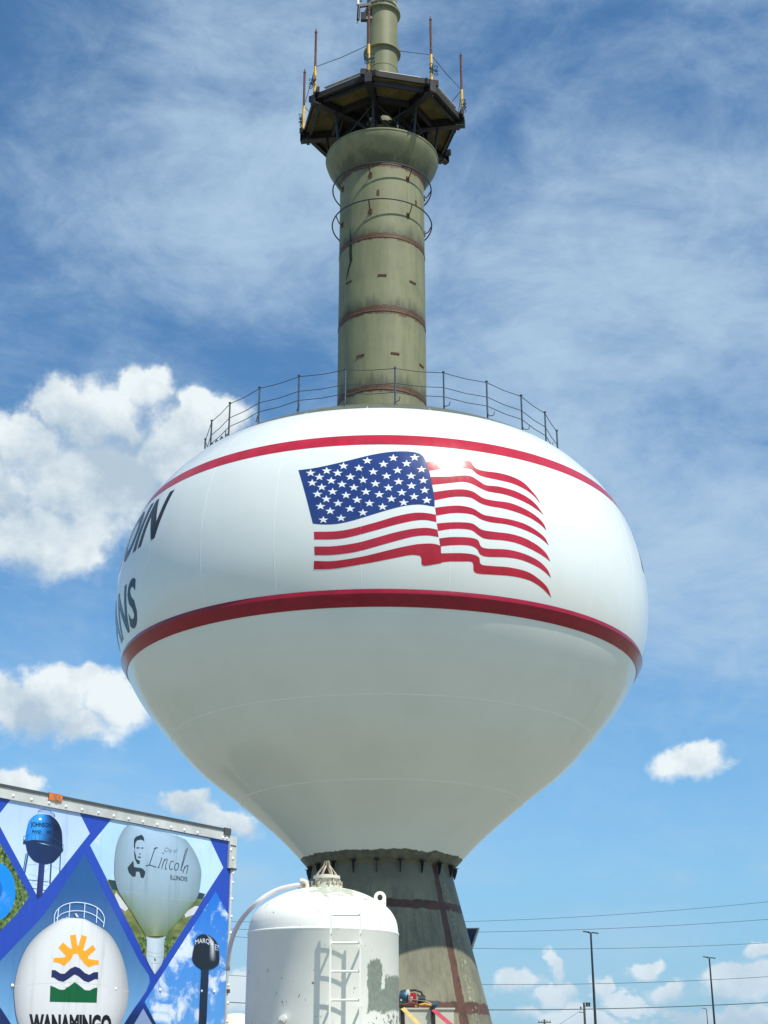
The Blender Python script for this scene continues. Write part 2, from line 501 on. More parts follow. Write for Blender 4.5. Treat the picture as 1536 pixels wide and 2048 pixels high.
def poly_mesh2d(contours):
    """fill 2D contours (lists of xy) -> verts, faces through bpy curve fill"""
    cu = bpy.data.curves.new('c', 'CURVE'); cu.dimensions = '2D'; cu.fill_mode = 'BOTH'
    for c in contours:
        sp = cu.splines.new('POLY'); sp.points.add(len(c) - 1); sp.use_cyclic_u = True
        for i, p in enumerate(c): sp.points[i].co = (p[0], p[1], 0, 1)
    o = bpy.data.objects.new('c', cu); C.objects.link(o)
    dg = bpy.context.evaluated_depsgraph_get(); me = bpy.data.meshes.new_from_object(o.evaluated_get(dg))
    v = [(p.co.x, p.co.y) for p in me.vertices]; f = [tuple(q.vertices) for q in me.polygons]
    bpy.data.objects.remove(o); bpy.data.curves.remove(cu); bpy.data.meshes.remove(me)
    return v, f


def text2d(s, bold=0.0, shear=0.0, spacing=1.0, res=3):
    cu = bpy.data.curves.new('t', 'FONT'); cu.body = s; cu.size = 1.0; cu.offset = bold; cu.shear = shear
    cu.space_character = spacing; cu.resolution_u = res; cu.fill_mode = 'FRONT'
    o = bpy.data.objects.new('t', cu); C.objects.link(o)
    bpy.context.view_layer.update()
    dg = bpy.context.evaluated_depsgraph_get(); me = bpy.data.meshes.new_from_object(o.evaluated_get(dg))
    v = np.array([(p.co.x, p.co.y) for p in me.vertices]); f = [tuple(q.vertices) for q in me.polygons]
    bpy.data.objects.remove(o); bpy.data.curves.remove(cu); bpy.data.meshes.remove(me)
    return v, f


def norm2d(v):
    mn = v.min(0); mx = v.max(0); return (v - mn) / (mx - mn)


# ------------------------------------------------------------------ ground
g = MB().add([(-2500, -2500, 0), (2500, -2500, 0), (2500, 2500, 0), (-2500, 2500, 0)], [(0, 1, 2, 3)]).build('ground', M_GROUND)
tagp(g, 'flat gravel and grass lot under the water tower', kind='structure')

# ------------------------------------------------------------------ WATER TOWER
TX, TY = -.062, 37.0
PK = [[1.91, 6.33], [2.667, 7.09], [3.795, 8.024], [4.881, 8.86], [5.700, 9.70], [6.384, 10.52], [6.88, 11.40], [7.177, 12.419], [7.22, 13.533], [7.033, 14.632],
      [6.684, 15.503], [6.168, 16.222], [5.560, 16.82], [4.761, 17.31], [3.717, 17.80], [2.6, 18.15], [1.31, 18.4]]


def spline(P, n=10):
    P = np.array(P, float); P = np.vstack([2 * P[0] - P[1], P, 2 * P[-1] - P[-2]]); out = []
    for i in range(1, len(P) - 2):
        for k in range(n):
            t = k / n; p0, p1, p2, p3 = P[i - 1:i + 3]
            out.append(.5 * ((2 * p1) + (-p0 + p2) * t + (2 * p0 - 5 * p1 + 4 * p2 - p3) * t * t + (-p0 + 3 * p1 - 3 * p2 + p3) * t ** 3))
    out.append(P[-2]); return np.array(out)


PR = spline(PK)
def rad(h): return np.interp(h, PR[:, 1], PR[:, 0])
def nrm(a, h):
    dr = (rad(h + .05) - rad(h - .05)) / .1; n = np.array([1, -dr]) / np.hypot(1, dr); a = np.radians(a)
    return np.array([n[0] * np.sin(a), -n[0] * np.cos(a), n[1]])


def hit(x, y, fn=None, lo=22, hi=48):
    """tower surface point (local) seen at pixel x,y"""
    fn = fn or rad; d = pxray(x, y); t = np.linspace(lo, hi, 5201)
    px, py, pz = d[0] * t - TX, d[1] * t - TY, d[2] * t + CAM_Z
    q = np.hypot(px, py) - fn(pz); i = int(np.argmax(q < 0))
    if q[i] >= 0: i = int(np.argmin(q)); k = t[i]
    else:
        f0, f1 = q[i - 1], q[i]; k = t[i - 1] + (t[i] - t[i - 1]) * f0 / (f0 - f1)
    return np.array([d[0] * k - TX, d[1] * k - TY, d[2] * k + CAM_Z])


def on_tank(x, y, off):
    p = hit(x, y); a = math.degrees(math.atan2(p[0], -p[1])); return p + nrm(a, p[2]) * off


tower = thing('water_tower', (TX, TY, 0), 'huge white tank painted with a waving flag, on an olive pedestal', 'water tower')
MB().lathe([tuple(p) for p in PR], 256).build('tank_shell', M_SHELL, tower, 'all')

# painted bands; the lower one is a shallow raised girder with a crease
def band(name, hs, offs, m, ang=38):
    prof = []
    for h, o in zip(hs, offs): prof.append((rad(h) + o, h))
    o = MB().lathe(prof, 256).build(name, m, tower, True); o.data.set_sharp_from_angle(angle=R(ang)); return o


band('upper_red_stripe', np.linspace(15.24, 15.56, 6), [.006] * 6, M_RED)
band('lower_red_band', [11.225, 11.23, 11.30, 11.40, 11.478, 11.488, 11.498, 11.55, 11.60], [.004, .020, .034, .052, .066, .070, .066, .036, .006], M_RED_SHADED, 14)
for k in range(22):
    if k == 0:
        prof = [(rad(h), h) for h in np.linspace(11.62, 16.9, 40)]
        mb = MB(); vs = []
        for r, h in prof:
            for dx, o in ((-.010, .0005), (0, .0042), (.010, .0005)): vs.append((dx, -(r + o), h))
        mb.add(vs, [(3 * i + j, 3 * i + j + 1, 3 * i + j + 4, 3 * i + j + 3) for i in range(39) for j in (0, 1)])
        seam = mb.build('weld_seam', M_WELD, tower, 'all'); seam.rotation_euler = (0, 0, R(-3.7))
    else: dup(seam, rz=R(-3.7 + k * 360 / 22))
for h in (7.93, 9.53):
    MB().lathe([(rad(h - .015) + .001, h - .015), (rad(h) + .009, h), (rad(h + .015) + .001, h + .015)], 200).build('cone_weld_ring', M_WELD, tower, 'all')


def smoothc(pts, n):
    P = np.array(pts, float)
    if len(P) > 2: S = spline(P, 8)
    else: S = np.array([P[0] + (P[-1] - P[0]) * i / 8 for i in range(9)])
    L = np.r_[0, np.cumsum(np.hypot(*np.diff(S, axis=0).T))]; q = np.linspace(0, L[-1], n)
    return np.c_[np.interp(q, L, S[:, 0]), np.interp(q, L, S[:, 1])]


def strip(name, top, bot, m, parent, n=26, rows=3, off=.007, tf=None):
    """stripe between two curves given in picture units, laid on the tank"""
    T, B = smoothc(top, n), smoothc(bot, n); vs = []
    for j in range(rows + 1):
        q = j / rows
        for i in range(n):
            p = T[i] * (1 - q) + B[i] * q; x, y = tf(p); vs.append(on_tank(x, y, off))
    fs = [(j * n + i, (j + 1) * n + i, (j + 1) * n + i + 1, j * n + i + 1) for j in range(rows) for i in range(n - 1)]
    return MB().add(vs, fs).build(name, m, parent, 'all')


FU = lambda p: (580 + p[0] / 2.8444, 880 + p[1] / 2.8444)
CU2 = lambda p: ((900 + p[0] / 3.491 - 580) * 2.8444, (860 + p[1] / 3.491 - 880) * 2.8444)
# canton
n = 30
T = smoothc([(48, 172), (150, 158), (300, 125), (450, 88), (560, 69), (650, 65), (720, 72), (752, 88), (770, 115)], n)
Bc = smoothc([(130, 475), (180, 480), (260, 478), (350, 460), (450, 430), (550, 400), (650, 375), (740, 367), (823, 380)], n)
Lc = smoothc([(48, 172), (85, 300), (130, 475)], 16); Rc = smoothc([(770, 115), (790, 170), (805, 240), (820, 320), (823, 380)], 16)
vs = []
for j in range(16):
    q = j / 15
    for i in range(n):
        u = i / (n - 1)
        p = (1 - q) * T[i] + q * Bc[i] + (1 - u) * Lc[j] + u * Rc[j] - ((1 - u) * (1 - q) * T[0] + u * (1 - q) * T[-1] + (1 - u) * q * Bc[0] + u * q * Bc[-1])
        vs.append(on_tank(*FU(p), .004))
canton = MB().add(vs, [(j * n + i, (j + 1) * n + i, (j + 1) * n + i + 1, j * n + i + 1) for j in range(15) for i in range(n - 1)]).build('flag_canton', M_BLUE, tower, 'all')
stars = [(118, 188), (209, 175), (305, 148), (440, 118), (588, 102), (709, 100), (168, 211), (272, 188), (392, 160), (532, 138), (663, 134), (748, 167),
         (127, 244), (235, 232), (344, 210), (474, 181), (612, 173), (689, 205), (758, 230), (181, 268), (296, 252), (416, 228), (549, 205), (618, 237), (691, 261), (766, 286),
         (157, 308), (243, 294), (364, 270), (486, 249), (560, 272), (636, 299), (706, 322), (778, 343), (207, 336), (319, 314), (432, 295), (508, 310), (577, 335), (647, 356),
         (174, 377), (274, 360), (382, 341), (452, 360), (527, 380), (229, 404), (342, 391), (415, 413), (190, 454), (291, 444)]
for sx_, sy_ in stars:
    vs = [on_tank(*FU((sx_, sy_)), .008)]
    for k in range(10):
        a = math.pi * 2 * k / 10; r = 1.0 if k % 2 == 0 else .40
        vs.append(on_tank(*FU((sx_ + 30 * r * math.sin(a), sy_ - 22 * r * math.cos(a) + 1)), .008))
    MB().add(vs, [(0, 1 + (k + 1) % 10, 1 + k) for k in range(10)]).build('star', M_STAR, canton)
LS = [([(136, 522), (250, 520), (350, 505), (500, 465), (600, 435), (700, 415), (770, 415), (830, 425)], [(138, 566), (260, 564), (350, 550), (500, 510), (600, 482), (700, 460), (770, 455), (833, 467)]),
      ([(138, 606), (250, 604), (380, 585), (500, 553), (600, 525), (700, 505), (780, 500), (838, 510)], [(140, 655), (250, 653), (380, 635), (500, 603), (600, 575), (700, 550), (780, 543), (846, 552)]),
      ([(137, 688), (250, 688), (400, 665), (500, 642), (580, 622), (660, 604), (720, 593)], [(135, 736), (250, 732), (400, 708), (500, 690), (600, 670), (680, 655), (720, 655)])]
for a, b_ in LS: strip('flag_stripe', a, b_, M_RED, tower, 30, 3, .004, FU)
RS = [([(0, 215), (110, 213), (145, 225), (175, 265), (230, 285), (340, 300), (430, 325), (510, 365), (570, 425), (610, 475), (630, 515)],
       [(0, 268), (100, 268), (150, 275), (190, 308), (240, 328), (340, 350), (430, 372), (510, 407), (570, 447), (612, 490), (631, 518)], (775, 125), (787, 175)),
      ([(0, 325), (90, 318), (150, 325), (200, 355), (250, 385), (340, 395), (450, 425), (540, 470), (600, 520), (650, 588)],
       [(0, 370), (90, 362), (150, 375), (210, 405), (270, 430), (380, 450), (480, 485), (560, 525), (612, 560), (651, 592)], (800, 210), (808, 255)),
      ([(0, 418), (90, 415), (160, 430), (230, 475), (300, 492), (420, 510), (520, 550), (600, 600), (650, 650), (672, 698)],
       [(0, 470), (80, 465), (150, 475), (210, 510), (270, 530), (380, 550), (480, 580), (560, 615), (630, 660), (673, 702)], (815, 297), (823, 343)),
      ([(0, 530), (80, 530), (160, 548), (230, 590), (300, 605), (420, 625), (520, 655), (600, 700), (660, 750), (688, 802)],
       [(0, 582), (80, 580), (160, 592), (220, 625), (290, 645), (400, 660), (500, 690), (590, 730), (650, 770), (689, 806)], (825, 385), (832, 430)),
      ([(0, 645), (90, 645), (160, 655), (220, 695), (300, 710), (420, 725), (520, 755), (610, 805), (670, 860), (698, 912)],
       [(0, 692), (80, 690), (150, 700), (200, 735), (250, 760), (380, 772), (480, 795), (580, 840), (650, 880), (699, 917)], (835, 475), (842, 517)),
      ([(0, 748), (90, 748), (160, 755), (198, 772), (215, 812), (260, 828), (400, 835), (520, 865), (620, 915), (680, 975), (703, 1028)],
       [(0, 805), (90, 803), (150, 810), (190, 832), (210, 868), (260, 885), (400, 890), (500, 908), (600, 950), (660, 990), (704, 1032)], (848, 560), (855, 605)),
      ([(0, 860), (90, 860), (165, 870), (205, 893), (216, 938), (300, 950), (420, 960), (540, 990), (620, 1040), (680, 1100), (705, 1165)],
       [(0, 918), (90, 918), (150, 920), (163, 945), (166, 985), (200, 1003), (300, 1010), (430, 1020), (540, 1045), (610, 1080), (660, 1120), (706, 1170)], (857, 645), (859, 697))]
for a, b_, l1, l2 in RS:
    strip('flag_stripe', [l1] + [CU2(p) for p in a], [l2] + [CU2(p) for p in b_], M_RED, tower, 56, 3, .004, FU)
# folded end of the lowest left stripe
strip('flag_stripe', [(720, 593), (760, 590), (800, 589), (835, 594), (858, 604)], [(720, 655), (738, 659), (745, 668), (748, 680), (748, 690)], M_RED, tower, 14, 3, .005, FU)
strip('flag_stripe', [(748, 660), (790, 640), (858, 604)], [(748, 700), (765, 715), (861, 700)], M_RED, tower, 12, 5, .006, FU)


def tank_text(s, a0, a1, h0, h1, slant, bold, name):
    v, f = text2d(s, bold, 0, 1.02); v = norm2d(v)
    # refine long edges is not needed: letters are narrow; wrap each vertex on the tank
    mb = MB(); vs = []
    for x, y in v:
        h = h0 + (h1 - h0) * y; a = a0 + (a1 - a0) * x + slant * y
        n_ = nrm(a, h); r = rad(h); vs.append(np.array([r * math.sin(R(a)), -r * math.cos(R(a)), h]) + n_ * .02)
    import bmesh
    mb.add(vs, f); me = mb.mesh(name)
    bm = bmesh.new(); bm.from_mesh(me)
    for _ in range(4):
        es = [e for e in bm.edges if e.calc_length() > .22]
        if not es: break
        bmesh.ops.subdivide_edges(bm, edges=es, cuts=1); bmesh.ops.triangulate(bm, faces=bm.faces[:])
    for q in bm.verts:
        a = math.degrees(math.atan2(q.co.x, -q.co.y)); h = q.co.z; r = rad(h)
        q.co = mathutils.Vector(np.array([r * math.sin(R(a)), -r * math.cos(R(a)), h]) + nrm(a, h) * .006)
    bm.to_mesh(me); bm.free(); me.materials.append(M_LETTER)
    return link(name, me, tower, 'all')


for base_a, row2 in ((0, 0), (179.6, 9)):
    tank_text('DU QUOIN', -108.0 + base_a, -51.8 + base_a, 13.50, 15.03, 3.2, .035, 'painted_lettering')
    tank_text('INDIANS', -103.0 + base_a + row2, -59.2 + base_a + row2, 11.78, 13.0, 1.2, .022, 'painted_lettering')

# railing round the crown
RR = 5.07; HB = float(rad(0) * 0 + np.interp(-RR, -PR[:, 0][PR[:, 1] > 14], PR[:, 1][PR[:, 1] > 14]))
rail = MB().tube([pol(RR, 0, HB - .05), pol(RR, 0, HB + 1.04)], .023, 8).tube([pol(RR + .02, 0, HB + .10), pol(RR + .09, 0, HB + .02), pol(RR + .15, 1.0, HB + .05), pol(RR + .15, 1.2, HB + .15)], .012, 6).box(pol(RR, 0, HB + 1.05), (.06, .06, .03))
p0 = rail.build('railing_post', M_RAIL, tower, True)
NP = 25
for k in range(NP):
    a = 3.9 + k * 360 / NP
    if k == 0: p0.rotation_euler = (0, 0, R(a))
    else: dup(p0, rz=R(a))
for hh in (1.02, .60, .34):
    pts = []
    for k in range(NP):
        a = 3.9 + k * 360 / NP
        for q in (0, .5): pts.append(pol(RR * (1 if q == 0 else math.cos(R(7.2))), a + q * 14.4, HB + hh - (.03 if q else 0)))
    MB().tube(pts, .010, 5, closed=True).build('railing_cable', M_CABLE, tower)
# loose wire hanging at the left of the railing
pts = [pol(RR + .02, -68 - i * 1.1 + 14 * 0, HB + .10 + .22 * abs(math.sin(i * 1.1)) + .05 * math.sin(i * 2.7)) for i in range(15)]
MB().tube(pts, .016, 5).build('loose_wire', M_CABLE, tower)
pts = [pol(RR + .03, -53 - i * 1.1, HB + .05 + .012 * i + .07 * math.sin(i * 1.9)) for i in range(14)]
MB().tube(pts, .018, 5).build('loose_wire', M_CABLE, tower)

# shaft
SR = 1.31
prof = [(1.36, 18.30), (1.36, 18.42), (SR, 18.45)]
for h in (19.46, 22.0, 24.5, 27.08):
    prof += [(SR, h - .03), (SR + .010, h - .02), (SR + .013, h), (SR + .010, h + .02), (SR, h + .03)]
fl = [(SR, 27.12), (1.345, 27.19), (1.43, 27.34), (1.525, 27.50), (1.62, 27.66), (1.70, 27.80), (1.745, 27.93), (1.757, 28.02), (1.775, 28.025), (1.775, 28.07), (1.70, 28.07)]
MB().lathe(prof, 96).build('shaft', M_SHAFT, tower, True)
MB().lathe(fl + [(.52, 28.10)], 96).build('shaft_bell', M_SHAFT, tower, True)
for hp, hr in ((26.70, 26.97), (25.40, 25.68)):
    hoop = MB().tube([pol(1.535, k * 5, hr) for k in range(72)], .021, 8, closed=True).build('cable_hoop', M_CABLE, tower, True)
    for k in range(7):
        a = -15 + k * 360 / 7
        if k == 0: st0 = MB().tube([pol(SR, 0, hp), pol(1.42, 0, hp + .05), pol(1.535, 0, hr)], .019, 6).box(pol(SR + .015, 0, hp), (.10, .03, .16)).build('standoff', M_RUST, hoop); st0.rotation_euler = (0, 0, R(a))
        else: dup(st0, rz=R(a))
for a, h in ((0.5, 23.18), (-48, 23.2), (44, 23.15), (-28, 20.6), (17, 20.62), (62, 20.55), (-5, 26.05), (52, 26.0)):
    MB().box((0, -SR - .008, h), (.25 if h < 25 else .07, .022, .055 if h < 25 else .18)).build('cut_lug', M_RUST, tower).rotation_euler = (0, 0, R(a))


def shaft_decal(name, pts, m, off=.006):
    v, f = poly_mesh2d([[(p[0], -p[1]) for p in pts]])
    vs = []
    for x, y in v:
        p = hit(620 + x / 3.793, 300 - y / 3.793, lambda z: np.full_like(z, SR), 33, 55); s = (SR + off) / np.hypot(p[0], p[1]); vs.append((p[0] * s, p[1] * s, p[2]))
    return MB().add(vs, f).build(name, m, tower)


M_SHADOW = mat('painted_shadow_dark', (.022, .026, .020), .9, 0, .3, 20)
shaft_decal('shadow_streak', [(304, 575), (310, 640), (318, 700), (318, 780), (322, 835), (300, 900), (285, 960), (272, 1000), (285, 920), (302, 850), (298, 780), (302, 700)], M_SHADOW)  # cast shadow painted on the shaft as a dark decal

# mast above
MR = .505
prof = [(MR, 28.08)]
for h in (32.25, 33.85):
    prof += [(MR, h - .05), (MR + .015, h - .045), (MR + .10, h - .03), (MR + .10, h + .03), (MR, h + .035)]
prof += [(MR, 38.0), (.44, 38.05), (0.01, 38.2)]
MB().lathe(prof, 48).build('mast', M_SHAFT, tower, True)
MB().lathe([(MR, 31.5), (MR + .012, 31.52), (MR, 31.54)], 48).build('mast_weld_ring', M_SHAFT, tower, True)

# pedestal
PT, PB = 1.78, 3.38
MB().lathe([(PB + .35, 0), (PB + .35, .12), (PB, .12), (1.79, 6.24), (1.86, 6.32), (1.91, 6.335)], 96).build('pedestal', M_PED, tower, True)
ga = None
for k in range(20):
    a = 14.3 + k * 18
    if ga is None:
        mb = MB(); r0 = 1.80
        tk = .016
        vs = [(s * tk / 2, -r, h) for s in (-1, 1) for r, h in ((r0 + .02, 6.29), (1.95, 6.29), (1.95, 6.22), (1.90, 6.05), (r0 + .06, 6.0))]
        mb.add(vs, [(0, 1, 2, 3, 4), (9, 8, 7, 6, 5)] + [(i, i + 5, (i + 1) % 5 + 5, (i + 1) % 5) for i in range(5)])
        mb.box((0, -1.905, 6.295), (.13, .15, .010))
        ga = mb.build('gusset', M_STEEL, tower); ga.rotation_euler = (0, 0, R(a))
    else: dup(ga, rz=R(a))

# ------------------------------------------------------------------ ANTENNA PLATFORM on the bell
PH = 29.28
plat = thing('antenna_platform', (TX, TY, 28.05), 'dark octagonal steel and plywood platform with eight arms on top of the olive shaft', 'platform')
OZ = -28.05
AR = [-9 + 45 * k for k in range(8)]
arm = MB().ibeam(pol(.55, 0, PH + OZ), pol(2.63, 0, PH + OZ), .20, .31, .024).box(pol(2.635, 0, PH + OZ), (.22, .014, .33))
arm0 = arm.build('arm', M_STEEL, plat)
strut = MB().tube([pol(1.66, 0, .03), pol(1.78, 0, PH + OZ - .14)], .045, 6).tube([pol(1.66, 1.8, .03), pol(1.05, 0, PH + OZ - .14)], .04, 6)
str0 = strut.build('strut', M_STEEL, plat)
brace0 = MB().tube([pol(1.60, 4, .05), pol(1.45, 41, PH + OZ - .15)], .022, 5).tube([pol(1.60, 41, .05), pol(1.45, 4, PH + OZ - .15)], .022, 5).build('cross_brace', M_STEEL, plat)
clip0 = MB().box(pol(2.42, 0, PH + OZ - .165), (.30, .10, .02)).build('clip_plate', M_STEEL, plat)
for i, a in enumerate(AR):
    for o in (arm0, str0, brace0, clip0):
        if i == 0: o.rotation_euler = (0, 0, R(a))
        else: dup(o, rz=R(a))
def chord(r, ext, wd, ht, z):
    a = mathutils.Vector(pol(r, 0, z)); b = mathutils.Vector(pol(r, 45, z)); d = (b - a).normalized() * ext
    return MB().bar(a - d, b + d, wd, ht)
ch = chord(2.50, .26, .09, .20, PH + OZ + .245); ch2 = chord(2.50, .26, .09, .20, PH + OZ + .245)
co0 = ch.build('edge_timber', M_TIMB, plat)
ci0 = chord(1.62, -.12, .10, .20, PH + OZ - .02).build('inner_joist', M_STEEL, plat)
cm0 = chord(2.36, -.12, .06, .14, PH + OZ + .01).build('outer_joist', M_STEEL, plat)
def bay(r0, r1, z, tk, gap, notch):
    # trapezoid board between two arms, with a notch beside one arm
    def P(r, a, g):
        p = mathutils.Vector(pol(r, a, z)); t_ = mathutils.Vector((math.cos(R(a)), math.sin(R(a)), 0)); return p + t_ * g
    out = [P(r0, 0, gap), P(1.95, 0, gap), P(1.95, 0, gap + notch), P(2.28, 0, gap + notch), P(2.28, 0, gap), P(r1, 0, gap), P(r1, 45, -gap), P(r0, 45, -gap)]
    vs = out + [p + mathutils.Vector((0, 0, tk)) for p in out]; k = len(out)
    return MB().add(vs, [(0, 1, 6, 7)[::-1], (1, 2, 3, 4, 5, 6)[::-1], tuple(range(k, 2 * k))] + [(i, (i + 1) % k, (i + 1) % k + k, i + k) for i in range(k)])
bo0 = bay(1.60, 2.47, PH + OZ + .142, .02, .02, .085).build('deck_board', M_PLY, plat)
def bay2(r0, r1, z, tk):
    out = [mathutils.Vector(pol(r, a, z)) for r, a in ((r0, 1), (r1, 1), (r1, 44), (r0, 44))]; vs = out + [p + mathutils.Vector((0, 0, tk)) for p in out]
    return MB().add(vs, [(3, 2, 1, 0), (4, 5, 6, 7)] + [(i, (i + 1) % 4, (i + 1) % 4 + 4, i + 4) for i in range(4)])
bi0 = bay2(.62, 1.585, PH + OZ + .142, .02).build('inner_deck_board', M_PLYD, plat)
lip0 = chord(2.50, -.3, .10, .012, PH + OZ + .352).build('edge_flashing', M_ALU, plat)
for i, a in enumerate(AR):
    for o in (co0, ci0, cm0, bo0, bi0, lip0):
        if i == 0: o.rotation_euler = (0, 0, R(a))
        else: dup(o, rz=R(a), loc=(0, 0, (.006 if i % 2 else 0.0) if o is not co0 else (.0 if i % 2 == 0 else .0)))
# alternate edge timbers lie one on the other where they cross
k = 0
for o in [o for o in plat.children if o.name.startswith('edge_timber')]:
    o.location = (0, 0, -.10 if k % 2 else .0); k += 1

# guard posts at the arm ends (yellow foot, rusty pipe) with clamps
def guard_post(i, a):
    b0 = mathutils.Vector(pol(2.57, a, PH + OZ + .15))
    grp = MB().tube([b0, b0 + mathutils.Vector((0, 0, .14))], .05, 8).build('guard_post', M_RUST, plat, True)
    yb = b0 + mathutils.Vector((0, 0, .14)); ym = b0 + mathutils.Vector((0, 0, 1.10)); yt = b0 + mathutils.Vector((0, 0, 2.44))
    MB().tube([yb, ym], .045, 10).build('yellow_sleeve', M_YEL, grp, True)
    MB().tube([ym, yt], .036, 10).tube([yt, yt + mathutils.Vector((0, 0, .05))], [.05, .03], 8).tube([yt + mathutils.Vector((0, 0, .05)), yt + mathutils.Vector((0, 0, .13))], .018, 6).build('rusty_pipe', M_RUSTP, grp, True)
    t_ = mathutils.Vector((math.cos(R(a)), math.sin(R(a)), 0)); n_ = mathutils.Vector((math.sin(R(a)), -math.cos(R(a)), 0))
    mb = MB(); c = b0 + mathutils.Vector((0, 0, .50))
    sgn = 1 if i in (0, 1, 6) else (-1 if i == 7 else 1)
    for dz in (-.12, .02, .16):
        for s in (-1, 1):
            q = c + n_ * .07 + t_ * (.09 * s + .04 * sgn) + mathutils.Vector((0, 0, dz))
            pts = [q + n_ * (.05 * math.cos(u)) + t_ * (.06 * math.sin(u)) for u in np.linspace(0, 2 * math.pi, 9)[:-1]]
            mb.tube(pts, .012, 5, closed=True)
    mb.bar(c - t_ * .13 + n_ * .07, c + t_ * .17 + n_ * .07, .025, .05); mb.tube([c + n_ * .08 - mathutils.Vector((0, 0, .16)), c + n_ * .08 + mathutils.Vector((0, 0, .20))], .014, 6)
    mb.build('clamp', M_TEAL, grp)
    return ym
tops = [guard_post(i, a) for i, a in enumerate(AR) if i != 3]
order = [0, 1, 2, 3, 4, 5, 6]
pts = []
for i in range(len(tops)):
    a_, b_ = tops[i], tops[(i + 1) % len(tops)]
    if i == 2:  # post missing between these two: cable drops to the deck
        pts += [a_, b_ * .5 + a_ * .5 - mathutils.Vector((0, 0, .5))]; continue
    pts += [a_, (a_ + b_) / 2 - mathutils.Vector((0, 0, .05))]
MB().tube(pts, .011, 5, closed=True).build('guard_cable', M_CABLE, plat)
MB().tube([tops[2], mathutils.Vector(pol(2.4, 100, PH + OZ + .2))], .011, 5).build('guard_cable', M_CABLE, plat)
tw = random.Random(3)
for k in range(10):   # cable tray clutter under the deck
    a = tw.uniform(-80, 80); r = tw.uniform(1.0, 1.5); a2 = a + tw.uniform(-30, 30)
    MB().tube([pol(r, a, .08), pol(r - .1, (a + a2) / 2, .6 + tw.uniform(-.1, .2)), pol(r, a2, PH + OZ - .12)], .022, 5).build('feed_cable', M_BLACK, plat)

# antenna cluster on the mast
ant = thing('panel_antenna', (TX, TY, 33.5), 'small dark antenna bracket with a pale panel clamped to the left of the olive mast', 'antenna')
def L(x, y, yy):  # pixel -> point local to the antenna
    p = W(x, y, yy); return (p[0] - TX, p[1] - TY, p[2] - 33.5)
yy = TY - .45
MB().tube([L(714, -14, yy), L(716, 10, yy)], .055, 10).build('pale_panel', M_WHP, ant, True)
MB().tube([L(718, 12, yy), L(716, 40, yy)], .05, 10).tube([L(716, 40, yy), L(714, 47, yy)], .015, 6).build('dark_tube', M_BLACK, ant, True)
MB().bar(L(716, 13, yy), L(752, 8, yy + .1), .07, .09).bar(L(722, 3, yy), L(722, -16, yy), .05, .05).bar(L(728, 38, yy), L(744, 36, yy + .1), .10, .10).bar(L(742, 44, yy + .1), L(747, -5, yy + .1), .06, .10).build('bracket', M_STEEL, ant)
MB().box(L(727, 34, yy), (.18, .14, .30)).build('junction_box', M_BLACK, ant)
MB().lathe([(MR + .01, .55), (MR + .045, .56), (MR + .045, .60), (MR + .01, .61)], 40).build('mast_clamp', M_ALU, ant)
MB().tube([L(747, 12, yy), L(755, 2, yy - .05), L(762, 14, yy - .05), L(768, -4, yy - .05)], .018, 6).tube([L(752, 20, yy), L(758, -2, yy - .03)], .015, 6).build('jumper_cable', M_BLACK, ant)
MB().box((MR * .7, -MR - .02, .75), (.16, .10, .2)).build('warning_plate', M_WHP, ant)

# ------------------------------------------------------------------ SOLAR PANEL on its post behind the pedestal
SPD = 38.5
sol = thing('solar_panel', tuple(W(930, 1880, SPD) * np.array([1, 1, 0])), 'tilted dark blue solar panel on a post beside the pedestal of the tower', 'solar panel')
so0 = np.array(sol.location)
def SPt(u, v, off=0.0):
    TL, TR_, BR, BL = W(918, 1857, SPD + .25), W(958.5, 1856, SPD - .05), W(945, 1897, SPD - .35), W(904, 1898, SPD - .05)
    p = (TL * (1 - u) + TR_ * u) * (1 - v) + (BL * (1 - u) + BR * u) * v
    n_ = np.cross(TR_ - TL, BL - TL); n_ /= np.linalg.norm(n_)
    if n_[1] > 0: n_ = -n_
    return p + n_ * off - so0
def slab(u0, u1, v0, v1, o0, o1):
    vs = [SPt(u, v, o) for o in (o0, o1) for u, v in ((u0, v0), (u1, v0), (u1, v1), (u0, v1))]
    return MB().add(vs, [(0, 1, 2, 3), (7, 6, 5, 4), (0, 4, 5, 1), (1, 5, 6, 2), (2, 6, 7, 3), (3, 7, 4, 0)])
M_CELL = mat('solar_cell_blue', (.022, .055, .17), .3, .0, .3, 5, coat=.6)
slab(0, 1, 0, 1, -.03, .0).build('frame', M_ALU, sol)
slab(.93, 1.0, 0, 1, .0005, .012).build('frame', M_ALU, sol)
slab(0, .93, 0, .04, .0005, .012).build('frame', M_ALU, sol)
slab(0, .93, .96, 1.0, .0005, .012).build('frame', M_ALU, sol)
for i in range(5):
    for j in range(5):
        slab(.02 + i * .18, .185 + i * .18, .055 + j * .18, .225 + j * .18, .0005, .006).build('solar_cell', M_CELL, sol)
cpt = SPt(.3, .5, -.05)
MB().tube([(cpt[0], cpt[1] + .05, 0), (cpt[0], cpt[1] + .05, cpt[2])], .045, 10).build('post', M_RAIL, sol, True)

